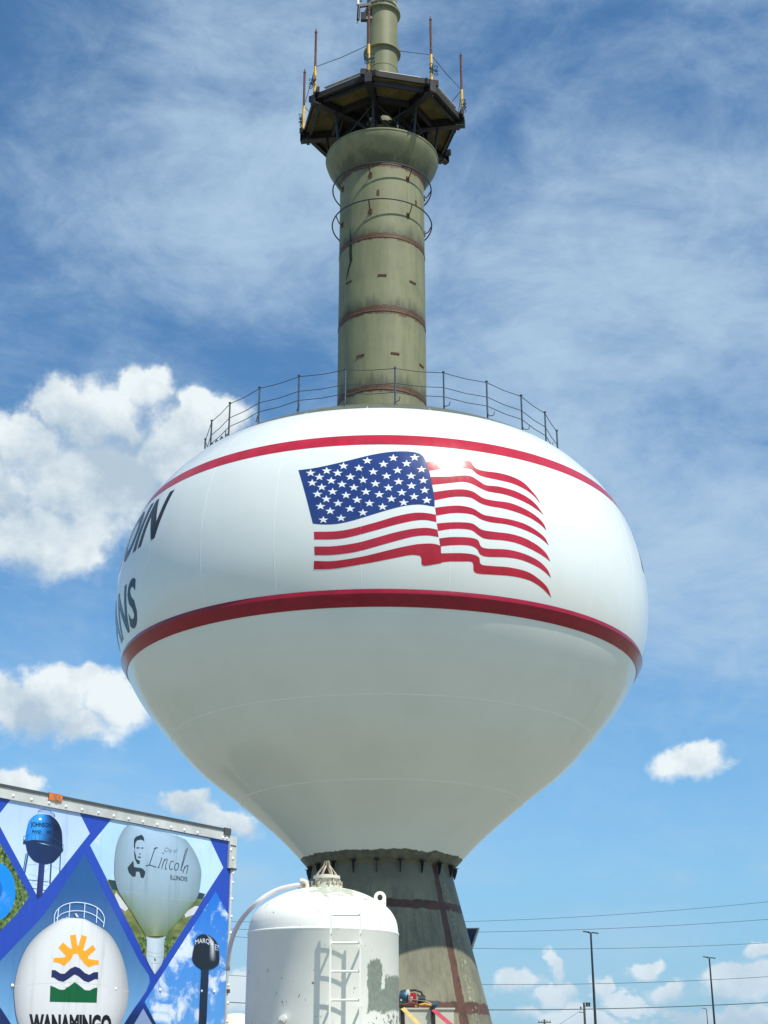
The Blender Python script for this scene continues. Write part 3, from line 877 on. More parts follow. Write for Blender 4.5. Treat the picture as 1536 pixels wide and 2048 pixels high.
# ------------------------------------------------------------------ BLAST POT (white pressure vessel) with ladder
PY = 15.0
pcx = (647 - 768) / F_PX * 14.45
PRd = .775
pot = thing('blast_pot', (pcx, PY, 0), 'chipped white pressure vessel with a ladder and lifting lugs, in front of the tower pedestal', 'pressure tank')
prof = [(.10, .95), (.45, 1.15), (.70, 1.30), (PRd, 1.36), (PRd, 2.835), (PRd + .005, 2.842), (PRd + .006, 2.85), (PRd + .003, 2.858), (PRd - .004, 2.862)]
dome = [(PRd - .006, 2.90), (.755, 2.97), (.722, 3.04), (.668, 3.105), (.585, 3.165), (.475, 3.225), (.36, 3.27), (.24, 3.298), (.12, 3.312), (.0, 3.318)]
MB().lathe(prof + [tuple(p) for p in spline(dome, 4)], 96).build('vessel', M_POT, pot, True)
for a in (45, 135, 225, 315):
    MB().bar(pol(.66, a, 0), pol(.66, a, 1.5), .08, .08, up=(1, 0, 0)).box(pol(.66, a, .01), (.2, .2, .02)).build('leg', M_CREAM, pot)
# ladder
LY = -.93
def PL(x, yy_): p = W(x, 1950, PY + yy_); return p[0] - pcx
xl, xr = PL(660.5, LY), PL(720.5, LY)
def PHt(y, yy_): return W(690, y, PY + yy_)[2]
lad = MB().box((0, LY, (PHt(1822, LY) + .3) / 2), (.018, .045, PHt(1822, LY) - .3)); l0 = lad.build('ladder_rail', M_POT, pot); l0.location = (xl, 0, 0)
dup(l0, loc=(xr, 0, 0))
z0 = PHt(1830, LY); dz = z0 - PHt(1886, LY)
rg = MB().tube([(xl + .009, LY, z0), (xr - .009, LY, z0)], .0115, 8).build('ladder_rung', M_POT, pot, True)
for k in range(1, 9): dup(rg, loc=(0, 0, -dz * k))
for zz in (z0 - dz - .02, z0 - 3.2 * dz, z0 - 7 * dz):
    for xx in (xl, xr):
        MB().bar((xx, LY + .023, zz), (xx, -math.sqrt(PRd ** 2 - xx ** 2) + .003, zz - .0), .022, .010).build('ladder_bracket', M_POT, pot)
def lug(xpx, ypx, yy_, s, name='lifting_lug', rz=0.0):
    p = W(xpx, ypx, PY + yy_); c = np.array([p[0] - pcx, yy_, p[2]])
    n = 20; out = []; inn = []
    for k in range(n + 1):
        a = -math.pi * 0 + math.pi * k / n; out.append((s * math.cos(a), s * math.sin(a)))
    out = [(s * 1.0, -s * 1.9)] + out + [(-s * 1.0, -s * 1.2)]
    inn = [(s * .45 * math.cos(a), s * .45 * math.sin(a) * 1.15) for a in np.linspace(0, 2 * math.pi, 17)[:-1]]
    v, f = poly_mesh2d([out, inn]); vs = []
    for o_ in (-.014, .014):
        for x, z in v: vs.append((x * math.cos(rz) - o_ * math.sin(rz), x * math.sin(rz) + o_ * math.cos(rz), z))
    m_ = len(v); fs = [tuple(reversed(q)) for q in f] + [tuple(i + m_ for i in q) for q in f]
    edges = {}
    for q in f:
        for i in range(len(q)):
            e = (q[i], q[(i + 1) % len(q)]); edges[e] = 1
    for (a_, b_) in edges:
        if (b_, a_) not in edges: fs.append((a_, b_, b_ + m_, a_ + m_))
    vs = [(x + c[0], y + c[1], z + c[2]) for x, y, z in vs]
    MB().add(vs, fs).build(name, M_POT, pot)
lug(760, 1795, -.05, .062)
lug(541, 1810, .05, .045, rz=R(75))
# head fitting with crossing bail rods
hx = W(652, 1778, PY)[0] - pcx
top = 3.30
hx = (652 - 647) / F_PX * 14.6 + .0
MB().lathe([(.155, top - .03), (.165, top + .0), (.165, top + .03), (.12, top + .035), (.12, top + .10), (.14, top + .105), (.14, top + .135), (.05, top + .15), (.0, top + .15)], 24, (hx, 0)).build('head_flange', M_CREAM, pot, True)
M_OLDM = mat('old_cream_rusty', (.42, .36, .26), .7, 0, .6, 22)
for k in range(8):
    a = k * 45 + 10; q = pol(.150, a, top + .02)
    MB().tube([(hx + q[0], q[1], q[2] - .02), (hx + q[0], q[1], q[2] + .06)], .017, 6).build('flange_bolt', M_OLDM, pot)
for k in range(6):
    a = k * 60 + 30; q1, q2, q3 = pol(.165, a, top + .02), pol(.085, a + 8, top + .17), pol(.018, a + 20, top + .26)
    pts = [(hx + q1[0], q1[1], q1[2]), (hx + (q1[0] + q2[0]) / 2 * 1.06, (q1[1] + q2[1]) / 2, (q1[2] + q2[2]) / 2), (hx + q2[0], q2[1], q2[2]), (hx + q3[0] * 1.7, q3[1], q3[2] - .02), (hx + q3[0], q3[1], q3[2] + .03)]
    MB().tube(pts, .010, 6).build('bail_rod', M_OLDM, pot, True)
# elbow nozzle and plug
ex = (613 - 647) / F_PX * 14.6
MB().tube([(ex, -.05, 3.24), (ex, -.05, 3.34), (ex - .01, -.05, 3.365), (ex - .035, -.05, 3.38), (ex - .07, -.05, 3.38)], .026, 10).tube([(ex, -.05, 3.22), (ex, -.05, 3.27)], .035, 10).build('elbow_nozzle', M_CREAM, pot, True)
pp = W(568, 2038, PY - .66)
MB().tube([(pp[0] - pcx, -.64, pp[2]), (pp[0] - pcx - .01, -.76, pp[2])], .035, 12).tube([(pp[0] - pcx - .01, -.76, pp[2]), (pp[0] - pcx - .01, -.785, pp[2])], .02, 6).build('plug', M_WHP, pot, True)

hose_px = [(607, 1769), (585, 1772), (560, 1778), (535, 1790), (513, 1806), (492, 1827), (476, 1850), (466, 1872), (459, 1900), (455, 1940)]
hl = W(466, 1872, PY - .05)
hose = thing('air_hose', (hl[0], hl[1], 0), 'pale mauve hose arching from the nozzle on the chipped white vessel towards the printed trailer', 'hose')
pts = [W(x, y, PY - .05 + .10 * max(0, i - 4)) - np.array([hl[0], hl[1], 0]) for i, (x, y) in enumerate(hose_px)]
MB().tube([tuple(p) for p in spline(pts, 4)], .025, 10).build('hose_body', M_HOSE, hose, 'all')
MB().tube([tuple(pts[0] + np.array([.02, 0, 0])), tuple(pts[0] - np.array([.03, 0, 0.0]))], .030, 10).build('hose_coupling', M_OLDM, hose, True)
q = W(598, 1765, PY - .05) - np.array([hl[0], hl[1], 0]); MB().bar(tuple(q), tuple(q - np.array([0, 0, .12])), .02, .008, up=(1, 0, 0)).build('valve_lever', M_BLACK, hose)

# second white vessel seen over the trailer edge
p = W(476, 2026, 19.5)
v2_ = thing('round_vessel', (p[0] - .02, 19.5, 0), 'rounded cream tank top low between the printed trailer and the chipped vessel', 'tank')
hz2 = p[2]
MB().lathe([(.30, .0), (.30, hz2 - .45), (.34, hz2 - .30)] + [tuple(q) for q in spline([(.33, hz2 - .30), (.29, hz2 - .15), (.20, hz2 - .05), (.10, hz2 - .01), (0, hz2)], 4)], 32).build('tank_body', M_CREAM, v2_, 'all')
MB().lathe([(.345, hz2 - .32), (.36, hz2 - .30), (.345, hz2 - .28)], 32).build('weld_band', M_CREAM, v2_, True)

# ------------------------------------------------------------------ CABINET, ENGINE and clutter
CYd = 16.6
cl_, cr_ = W(770, 2020, CYd), W(907.5, 2021, CYd)
ctop = W(850, 2018, CYd)[2]
cab = thing('equipment_cabinet', ((cl_[0] + cr_[0]) / 2, CYd, 0), 'beige cabinet with a yellow and a red ratchet strap, right of the chipped white vessel', 'cabinet')
cwid = cr_[0] - cl_[0]
mb = MB().box((0, .45, ctop / 2 + .2), (cwid, .9, ctop - .4)); mb.build('cabinet_body', M_BEIGE, cab)
MB().box((0, .45, ctop + .004), (cwid + .03, .93, .018)).build('cabinet_lid', M_BEIGE, cab)
for sx2 in (-1, 1):
    MB().box((sx2 * (cwid / 2 - .08), .2, .1), (.08, .08, .2)).build('foot', M_STEEL, cab)
    MB().box((sx2 * (cwid / 2 - .08), .75, .1), (.08, .08, .2)).build('foot', M_STEEL, cab)
def CL(x, y, off=-.004): p = W(x, y, CYd + off); return (p[0] - cab.location[0], off, p[2])
for x0 in (805, 866):
    a_, b_ = CL(x0, 2017), CL(x0 + 3, 2060)
    MB().bar((a_[0], -.006, a_[2]), (b_[0], -.006, b_[2] - .4), .045, .01, up=(0, -1, 0)).build('strap_shadow', M_STEEL, cab)  # dark bars stand in for the straps' shadows on the cabinet front
def strap(name, p1, p2, m, label):
    o = CL(*p1); o = (o[0] + cab.location[0], CYd, 0)
    t_ = thing(name, o, label, 'strap', 'ratchet straps tied over the beige cabinet')
    a_, b_ = W(*p1, CYd - .03), W(*p2, CYd - .55); d = (b_ - a_); b2 = a_ + d * 3.5
    b2 = np.array([b2[0], min(b2[1], CYd), max(b2[2], .1)])
    l = lambda q: (q[0] - o[0], q[1] - o[1], q[2])
    MB().bar(l(a_), l(b2), .045, .004, up=(0, -1, .2)).build('webbing', m, t_)
    MB().bar(l(a_ + np.array([0, .9, .02])), l(a_ + np.array([0, 0, .02])), .045, .004).build('webbing', m, t_)
    MB().box(l(a_ + np.array([0, -.01, .012])), (.06, .03, .035)).build('buckle', M_STEEL, t_)
strap('yellow_strap', (804, 2015), (836, 2047), M_STRY, 'pale yellow ratchet strap running diagonally over the beige cabinet')
strap('red_strap', (865, 2018), (900, 2048), M_STRR, 'pinkish red ratchet strap running diagonally over the beige cabinet')

ex_, ey_, ez_ = W(827, 2005, CYd + .25)
eng = thing('portable_engine', (ex_, ey_, ctop), 'small red and black petrol engine lying on top of the beige cabinet', 'engine')
S = 18.6 / F_PX  # metres per pixel there
def E(x, y, dy=0.0): return ((x - 827) * S, dy, (2005 - y) * S * 1.0 + .02)
MB().tube([E(803, 1988), E(811, 1989), E(815, 1990)], [.075, .095, .09], 18).tube([E(802, 1988), E(803, 1988)], [.03, .074], 18).build('recoil_housing', M_TEAL, eng, True)
MB().tube([E(805, 1992, -.06), E(806, 1993, -.09)], .01, 8).build('starter_knob', M_WHP, eng)
MB().box(E(826, 1992, 0), (.075, .13, .125)).box(E(826, 1983, 0), (.055, .11, .03)).build('engine_body', M_REDP, eng)
MB().box(E(823.5, 1988, -.067), (.03, .004, .010)).box(E(823.5, 1991, -.067), (.028, .004, .009)).box(E(823.5, 1994, -.067), (.028, .004, .009)).build('white_decal', M_WHP, eng)
MB().box(E(817.5, 1981, -.03), (.045, .08, .05)).tube([E(817, 1978, -.05), E(817, 1975.5, -.05)], .016, 10).build('fuel_cap', M_WHP, eng)
MB().box(E(816, 1990, -.01), (.03, .12, .11)).build('fan_shroud', M_BLACK, eng)
MB().tube([E(820, 1977), E(830, 1976), E(840, 1979), E(843, 1985), E(843, 1996)], .012, 8).build('handle', M_BLACK, eng, True)
MB().tube([E(835, 1992), E(847, 1993)], [.05, .055], 14).build('muffler', M_STEEL, eng, True)
MB().tube([E(833, 1983), E(838, 1988), E(836, 1997), E(846, 2001)], .009, 6).build('fuel_line', M_BLACK, eng, True)
MB().box(E(828, 2004, 0), (.22, .16, .03)).build('base_plate', M_STEEL, eng)
cx_, cy_, cz_ = W(850, 2010, CYd + .12)
coil = thing('hose_coil', (cx_, cy_, ctop + .013), 'heap of brown rags and yellow hose with a teal coupling on the beige cabinet', 'hose coil')
mb = MB()
mb.tube([tuple(((x - 850) * S, .02 * math.sin(i), (2013 - y) * S + .0)) for i, (x, y) in enumerate([(833, 2010), (840, 2008), (850, 2006), (858, 2008), (862, 2011), (852, 2012), (840, 2011)])], .013, 7).build('yellow_hose', M_YEL, coil, True)
MB().tube([((x - 850) * S, -.04, (2014 - y) * S + .012) for x, y in ((800, 2008), (812, 2011), (828, 2008), (845, 2013), (863, 2013.5))], [.014, .012, .016, .010, .008], 8).build('brown_rag', M_BROWN, coil, True)
MB().tube([((x - 850) * S, -.05, (2014 - y) * S + .012) for x, y in ((862, 2011), (870, 2010), (873, 2009))], [.03, .032, .012], 8).build('teal_coupling', M_TEAL, coil, True)
MB().tube([((x - 850) * S, .05, (2014 - y) * S + .012) for x, y in ((828, 2002), (842, 2004), (853, 2005), (864, 2011))], .009, 6).build('black_hose', M_BLACK, coil, True)

# ------------------------------------------------------------------ TRAILER with printed mural
Pc = np.array([-1.775, 16.2, 0.0])                     # right (far) lower corner of the printed side
q0 = np.array([-3.68, 13.4, 0.0]); dT = (q0 - Pc) / np.linalg.norm(q0 - Pc)     # along the side, towards the left / camera
nT = np.array([-dT[1], dT[0], 0.0]);
if nT[1] > 0: nT = -nT                                  # outward, facing the camera
TLEN, TTOP, TBOT = 14.6, 4.10, 1.05
tr = thing('semi_trailer', tuple(Pc), 'semi trailer box with a printed mural of water towers and riveted aluminium edges', 'trailer')
def TW(x, y, off=0.0):
    d = pxray(x, y); o = np.array([0, 0, CAM_Z]); k = ((Pc + nT * off - o) @ nT) / (d @ nT); return o + d * k - Pc
def TP(s, h, off=0.0): return tuple(dT * s + nT * off + np.array([0, 0, h]))
# heights of the rail from the photograph at the corner
htop = TW(454, 1661)[2]; hrail = TW(454, 1682)[2]
sidew = 2.55
def tbox(s0, s1, h0, h1, o0, o1):
    vs = [TP(s, h, o) for o in (o0, o1) for s, h in ((s0, h0), (s1, h0), (s1, h1), (s0, h1))]
    return MB().add(vs, [(0, 1, 2, 3), (7, 6, 5, 4), (0, 4, 5, 1), (1, 5, 6, 2), (2, 6, 7, 3), (3, 7, 4, 0)])
tbox(0.0, TLEN, TBOT, htop - .01, -sidew, -.004).build('body', M_ALU, tr)
sR = .0
tbox(-.005, TLEN, hrail, htop, -.003, .022).build('top_rail', M_ALU, tr)
tbox(-.01, TLEN, htop - .012, htop + .012, -.05, .034).build('rail_cap', M_ALUD, tr)
# right edge post and corner casting
def tpx(x, y): p = TW(x, y); return float(p @ dT), float(p[2])
s_in = tpx(456, 1900)[0]
tbox(-.085, s_in + .02, TBOT, tpx(463, 1738)[1], -.02, .014).build('corner_post', M_ALU, tr)
tbox(-.125, -.002, tpx(463, 1738)[1] + .002, tpx(460, 1672)[1], -.10, .026).build('corner_casting', M_ALU, tr)
tbox(-.128, -.03, tpx(463, 1738)[1] - .012, tpx(463, 1738)[1] + .008, -.10, .035).build('casting_lip', M_ALUD, tr)
tbox(-.112, -.012, tpx(463, 1692)[1] - .004, tpx(463, 1692)[1] + .006, .02, .031).build('casting_lip', M_ALUD, tr)
tbox(.0, .11, htop - .055, htop + .02, .02, .040).build('cap_bracket', M_ALUD, tr)
tbox(-.10, -.06, tpx(463, 1983)[1] - .02, tpx(463, 1983)[1] + .02, -.02, .03).build('door_clip', M_ALUD, tr)
# marker light
s1, h1 = tpx(93, 1596); s2, _ = tpx(120, 1596); hm = (tpx(106, 1588)[1] + tpx(106, 1602)[1]) / 2
tbox(s2, s1, hm - .036, hm + .036, .022, .036).build('marker_light', M_AMBER, tr)
tbox(s2 + .05, s2 + .09, hm - .03, hm + .03, .036, .046).build('marker_light_lens', M_AMBER, tr)
# rivets
rv = MB().lathe([(.0001, .013), (.009, .011), (.016, .005), (.019, 0)], 10); me = rv.mesh('rivet'); me.materials.append(M_RIV)
me.polygons.foreach_set('use_smooth', [True] * len(me.polygons))
rq = mathutils.Vector(nT).to_track_quat('Z', 'Y').to_euler()
def rivet(p, off):
    o = bpy.data.objects.new('rivet', me); C.objects.link(o); o.parent = tr; q = np.array(p) + nT * off; o.location = tuple(q); o.rotation_euler = rq
def cu(x, y): return (x / 3.072, 1540 + y / 3.072)
for x, y in [(-190, 110), (-50, 135), (72, 160), (184, 183), (292, 204), (396, 225), (495, 245), (595, 264), (690, 284), (781, 302), (870, 319), (957, 337), (1041, 353), (1124, 370), (1205, 386), (1362, 417), (1384, 421)]:
    rivet(TW(*cu(x, y)), .022)
for x, y in [(1408, 492), (1420, 545), (1426, 636), (1424, 692), (1421, 794), (1416, 901), (1411, 1002), (1408, 1105), (1402, 1215), (1398, 1322), (1395, 1432), (1391, 1545)]:
    rivet(TW(*cu(x, y)), .014 if y > 600 else .026)
for x, y in [(75, 1325), (405, 1330), (708, 1345), (983, 1352), (1315, 1362), (1236, 1358)]: rivet(TW(*cu(x, y)), .004)
for k in range(14): rivet(TP(4.4 + k * .38, (htop + hrail) / 2 - .03), .022)

LAY = [0]
def vinyl(name, contours, col, m=None, alpha=0.0, tf=cu, off=None):
    """flat printed shape; col may be a function of normalised (u, v) inside its box"""
    LAY[0] += 1; off = .00012 * LAY[0] if off is None else off
    P = np.array([p for c in contours for p in c]); mn, mx = P.min(0), P.max(0)
    v, f = poly_mesh2d([[(p[0], -p[1]) for p in c] for c in contours])
    vs = [TW(*tf(x, -y), off) for x, y in v]
    return vmesh(name, vs, f, [((x - mn[0]) / (mx[0] - mn[0]), (-y - mn[1]) / (mx[1] - mn[1])) for x, y in v], col, m, alpha)
def vmesh(name, vs, f, uv, col, m=None, alpha=0.0):
    mb = MB().add(vs, f); me = mb.mesh(name); me.materials.append(m or M_VINYL)
    ca = me.color_attributes.new('Col', 'FLOAT_COLOR', 'POINT')
    for i, (u, v) in enumerate(uv):
        c = col(u, v) if callable(col) else col; ca.data[i].color = (*c, alpha(u, v) if callable(alpha) else alpha)
    return link(name, me, tr)
def vrows(name, rows, col, alpha=0.0, tf=cu, m=None, nu=14, nv=22):
    """shape given as rows (y, xl, xr) with smooth shading function col(u, v)"""
    LAY[0] += 1; off = .00012 * LAY[0]; rows = [tuple(r) + ((r[0],) if len(r) < 4 else ()) for r in rows]; rows = [r + ((0,) if len(r) < 5 else ()) for r in rows]; rr = np.array(rows, float); S = spline(rr, 6); yy_ = np.linspace(0, len(S) - 1, nv)
    S = np.array([[np.interp(q, range(len(S)), S[:, k]) for k in range(S.shape[1])] for q in yy_])
    vs, uv = [], []
    for j, row in enumerate(S):
        y, xl_, xr_ = row[:3]; yr = row[3] if len(row) > 3 else y
        for i in range(nu):
            u = .5 - .5 * math.cos(math.pi * i / (nu - 1)); sag = row[4] * 4 * u * (1 - u) if len(row) > 4 else 0
            vs.append(TW(*tf(xl_ + (xr_ - xl_) * u, y + (yr - y) * u + sag), off)); uv.append((u, j / (nv - 1)))
    f = [(j * nu + i, (j + 1) * nu + i, (j + 1) * nu + i + 1, j * nu + i + 1) for j in range(nv - 1) for i in range(nu - 1)]
    return vmesh(name, vs, f, uv, col, m, alpha)
def vline(name, pts, wd, col, tf=cu):
    LAY[0] += 1; off = .00012 * LAY[0]; P = np.array(pts, float); out = []
    L_, R_ = [], []
    for i in range(len(P)):
        d = P[min(i + 1, len(P) - 1)] - P[max(i - 1, 0)]; d /= np.hypot(*d); n_ = np.array([-d[1], d[0]]) * wd / 2; L_.append(P[i] + n_); R_.append(P[i] - n_)
    vs = [TW(*tf(*p), off) for p in L_] + [TW(*tf(*p), off) for p in R_]; k = len(P)
    return vmesh(name, vs, [(i, i + 1, i + 1 + k, i + k) for i in range(k - 1)], [(0, 0)] * len(vs), col)
def vtext(name, s, box, col, bold=0.0, shear=0.0, tf=cu, skew=0.0, arch=0.0):
    """text filling the quad box=(x0,y0,x1,y1) with the baseline falling by skew over its width"""
    LAY[0] += 1; off = .00012 * LAY[0]; v, f = text2d(s, bold, shear); v = norm2d(v); x0, y0, x1, y1 = box
    vs = [TW(*tf(x0 + (x1 - x0) * a, y1 + (y0 - y1) * b_ + skew * a + arch * 4 * a * (1 - a)), off) for a, b_ in v]
    return vmesh(name, vs, f, [(0, 0)] * len(vs), col)
mix = lambda a, b_, t_: tuple(a[k] * (1 - t_) + b_[k] * t_ for k in range(3))
cj = lambda x, y: (x / 6.4, 1560 + y / 6.4)
clf = lambda x, y: (220 + x / 6.4, 1640 + y / 6.4)
cw = lambda x, y: (x / 5.12, 1780 + y / 5.12)

BLU, NAVY = lin(34, 68, 172), lin(16, 38, 92)
# background sheet over the whole visible side and on towards the left
s0 = s_in + .0; sb = [TP(s, h, .0004) for s, h in ((s0, TBOT), (TLEN - .05, TBOT), (TLEN - .05, hrail), (s0, hrail))]
nb = 30; vs, uv, f = [], [], []
for j in range(nb):
    for i in range(nb):
        u, v = i / (nb - 1), j / (nb - 1); s = s0 + (TLEN - .05 - s0) * u; h = hrail + (TBOT - hrail) * v; vs.append(TP(s, h, .0)); uv.append((u, v))
f = [(j * nb + i, (j + 1) * nb + i, (j + 1) * nb + i + 1, j * nb + i + 1) for j in range(nb - 1) for i in range(nb - 1)]
hN = TW(*cu(500, 1380))[2]; vN = (hrail - hN) / (hrail - TBOT)
vmesh('printed_background', vs, f, uv, lambda u, v: mix(BLU, NAVY, min(1, max(0, (v - vN) / .05))), alpha=0)
# diamonds
vinyl('printed_diamond', [[(65, 182), (490, 267), (552, 390), (237, 790), (-20, 310), (0, 265)]], lambda u, v: mix(lin(176, 198, 238), lin(200, 222, 246), v), alpha=.15)
vinyl('printed_diamond', [[(685, 303), (1288, 422), (1372, 600), (948, 1255), (553, 462)]], lambda u, v: mix(lin(170, 205, 232), lin(190, 218, 236), u), alpha=.9)
vinyl('printed_field', [[(655, 680), (1232, 755), (1255, 780), (948, 1255), (650, 665)]], (.1, .1, .1), M_FIELD)
vinyl('printed_treeline', [[(662, 672), (715, 680), (1225, 752), (1262, 762), (1240, 795), (1190, 790), (720, 740), (690, 735)]], lin(38, 58, 62))
for cc_ in ([(712, 750), (745, 790), (790, 850), (770, 868), (738, 845), (705, 770)], [(1130, 880), (1200, 835), (1222, 838), (1190, 890), (1140, 905)]): vinyl('printed_building', [cc_], lin(205, 205, 208))
vinyl('printed_treeline', [[(840, 1020), (905, 1035), (890, 1130), (880, 1140)], [(1020, 1020), (1095, 1025), (1005, 1168), (1000, 1060)]], (.1, .1, .1), M_LEAF)
GD = lambda u, v: mix(lin(36, 84, 142), lin(122, 176, 222), max(0, v * 1.25 - .25) ** 1.3)
vrows('printed_diamond', [(515, 519, 521), (700, 398, 612), (900, 260, 716), (1165, 10, 850), (1305, -90, 920), (1500, 30, 800), (1660, 130, 700)], GD)
vinyl('printed_diamond', [[(1325, 745), (1403, 890), (1392, 1600), (1000, 1640), (888, 1425)]], lambda u, v: mix(lin(20, 108, 205), lin(92, 158, 224), v), alpha=1.0)
vinyl('printed_diamond', [[(880, 1465), (940, 1570), (820, 1590), (825, 1560)]], lin(128, 150, 190))
vinyl('printed_diamond', [[(-60, 395), (0, 448), (60, 548), (180, 775), (100, 890), (-10, 1000), (-60, 1050)]], (.1, .1, .1), M_LEAF)
an = np.linspace(0, 2 * math.pi, 33)[:-1]
vinyl('printed_disc', [[(-40 + 135 * math.cos(a), 745 + 185 * math.sin(a)) for a in an]], lin(12, 132, 226), alpha=.12)
vinyl('printed_disc', [[(-40 + 55 * math.cos(a), 735 + 75 * math.sin(a)) for a in an]], lin(8, 100, 190))
# --- blue tank tower (first diamond, crop at 6.4)
J = cj
for a_, b_, wd in (((385, 790), (315, 1190), 22), ((335, 940), (300, 1150), 12), ((668, 830), (640, 1330), 20), ((775, 920), (765, 1180), 14)):
    vline('printed_leg', [a_, b_], wd, lin(38, 84, 140), J)
for pts_, wd in (([(345, 1275), (620, 1305)], 8), ([(410, 1382), (590, 1415)], 8), ([(350, 1085), (480, 1075)], 2), ([(600, 1080), (765, 1140)], 2), ([(380, 1200), (640, 1300)], 2), ([(630, 1120), (400, 1330)], 2), ([(440, 1330), (620, 1350)], 3)):
    vline('printed_leg', pts_, wd, lin(60, 90, 140), J)
vinyl('printed_riser', [[(500, 1060), (575, 1070), (545, 1470), (490, 1520), (467, 1480)]], lambda u, v: mix(lin(22, 34, 92), lin(46, 54, 118), u), tf=J)
vrows('printed_tank', [(760, 300, 812, 880), (830, 330, 805, 905), (920, 350, 770, 960), (1000, 400, 720, 1020), (1050, 460, 670, 1060), (1075, 560, 580, 1080)], lambda u, v: mix(lin(20, 40, 88), lin(16, 30, 70), u), tf=J)
def jc(u, v):
    c = mix(lin(70, 170, 240), lin(10, 110, 205), min(1, abs(u - .30) * 2.2 + v * .3)); return mix(c, lin(12, 22, 58), max(0, min(1, (u - .55 + v * .22) * 3.0)))
vrows('printed_tank', [(440, 470, 640, 450, -8), (470, 420, 700, 490, -12), (530, 370, 755, 560, -16), (620, 345, 792, 660, -20), (700, 330, 800, 800, -24), (780, 318, 800, 900, -40)], jc, tf=J)
vinyl('printed_balcony', [[(295, 790), (420, 765), (560, 775), (690, 815), (812, 895), (800, 925), (690, 850), (560, 805), (420, 795), (300, 822)]], lin(24, 40, 78), tf=J)
vline('printed_balcony', [(300, 720), (400, 692), (520, 695), (640, 715), (815, 830)], 4, lin(40, 80, 120), J)
for x in range(0, 11):
    u = x / 10; y = 722 + (u * 105 if u > .5 else 0) - 26 * math.sin(u * math.pi); vline('printed_balcony', [(302 + 510 * u, y), (300 + 508 * u, y + 68)], 3, lin(40, 85, 130), J)
vinyl('printed_glint', [[(515 + 20 * math.cos(a), 500 + 16 * math.sin(a)) for a in an]], lin(225, 240, 252), tf=J)
vline('printed_balcony', [(490, 420), (500, 385), (560, 375), (640, 395), (700, 440), (705, 470)], 6, lin(30, 70, 130), J)
vline('printed_balcony', [(495, 400), (560, 405), (640, 425), (695, 465)], 4, lin(30, 70, 130), J)
vtext('printed_lettering', 'JOHNSON', (395, 535, 660, 612), lin(16, 30, 84), .02, 0, J, 14)
vtext('printed_lettering', 'CO', (690, 570, 760, 640), lin(8, 12, 34), .02, 0, J, 10)
vtext('printed_lettering', 'PWSD', (412, 640, 530, 682), lin(14, 40, 96), .01, 0, J, 4)
vtext('printed_lettering', '#2', (600, 645, 650, 685), lin(10, 26, 70), .01, 0, J, 4)
# --- Lincoln tower (crop at 6.4 from 220,1640)
Lf = clf
def lc(u, v):
    e = abs(u - .5) * 2
    c = mix(lin(172, 198, 224), lin(150, 172, 186), min(1, v * 2)); c = mix(c, lin(112, 126, 92), max(0, min(1, (v - .50) * 2.4)))
    c = mix(c, lin(168, 176, 140), max(0, 1 - abs(u - .45 + 0) * 5) * max(0, v - .6) * 1.5)
    return mix(c, lin(110, 130, 140) if v < .6 else lin(98, 116, 62), e ** 3 * .75)
vrows('printed_tank', [(62, 240, 420, 98, -3), (110, 180, 900, 220), (220, 120, 1010, 300), (360, 78, 1110, 460), (560, 58, 1168, 640), (740, 62, 1160, 800), (900, 105, 1130, 960), (1050, 190, 1060, 1080), (1200, 290, 960, 1200), (1350, 380, 840, 1340), (1450, 440, 750, 1430), (1490, 455, 728, 1480)], lc, tf=Lf, nv=36)
vrows('printed_riser', [(1490, 462, 718, 1480, 30), (1560, 470, 696, 1560, 20), (1700, 466, 692, 1700, 15), (1760, 466, 686, 1760, 12), (1850, 500, 660, 1850, 0), (1975, 572, 575, 1975, 0)], lambda u, v: mix(lin(206, 218, 228), lin(160, 178, 190), abs(u - .4) * 1.8), tf=Lf)
for y in (1500, 1690, 1740, 1835): vline('printed_seam', [(464, y - 12), (560, y + 14), (640, y + 16), (700, y - 6)] if y < 1800 else [(520, y), (640, y + 2)], 4, lin(135, 150, 160), Lf)
vline('printed_seam', [(130, 905), (400, 945), (700, 1000), (1090, 1035)], 5, lin(165, 180, 186), Lf)
vline('printed_seam', [(862, 180), (845, 560), (838, 900), (832, 1290)], 3, lin(132, 150, 156), Lf)
vinyl('printed_hatch', [[(565, 1770), (580, 1765), (586, 1800), (572, 1812)]], lin(40, 50, 55), tf=Lf)
DK = lin(40, 50, 60)
# plain profile portrait of a suited man
vinyl('printed_portrait', [[(308, 250), (330, 215), (370, 200), (405, 186), (435, 225), (440, 290), (430, 265), (395, 250), (345, 262), (325, 300), (318, 385), (306, 340)]], DK, tf=Lf)
vinyl('printed_portrait', [[(338, 348), (385, 352), (380, 362), (345, 366)], [(402, 350), (428, 350), (424, 368), (405, 366)], [(372, 428), (396, 430), (390, 442), (376, 440)], [(358, 465), (396, 472), (390, 488), (362, 484)]], DK, tf=Lf)
vinyl('printed_portrait', [[(308, 385), (330, 440), (340, 500), (385, 525), (378, 565), (350, 560), (322, 505), (312, 450)]], DK, tf=Lf)
vinyl('printed_portrait', [[(298, 520), (308, 600), (330, 605), (380, 612), (415, 620), (452, 660), (448, 700), (430, 742), (396, 738), (386, 690), (375, 660), (335, 660), (328, 722), (290, 725), (240, 670), (225, 610)]], DK, tf=Lf)
vtext('printed_lettering', 'L', (470, 352, 612, 590), DK, -.002, 0.0, Lf, 12)
def script(segs):
    for pts_, wd in segs:
        vline('printed_lettering', [tuple(p) for p in smoothc(pts_, 14)], wd, DK, Lf)
LAST = [o for o in tr.children if o.name.startswith('printed_lettering')][-1]; bpy.data.objects.remove(LAST)
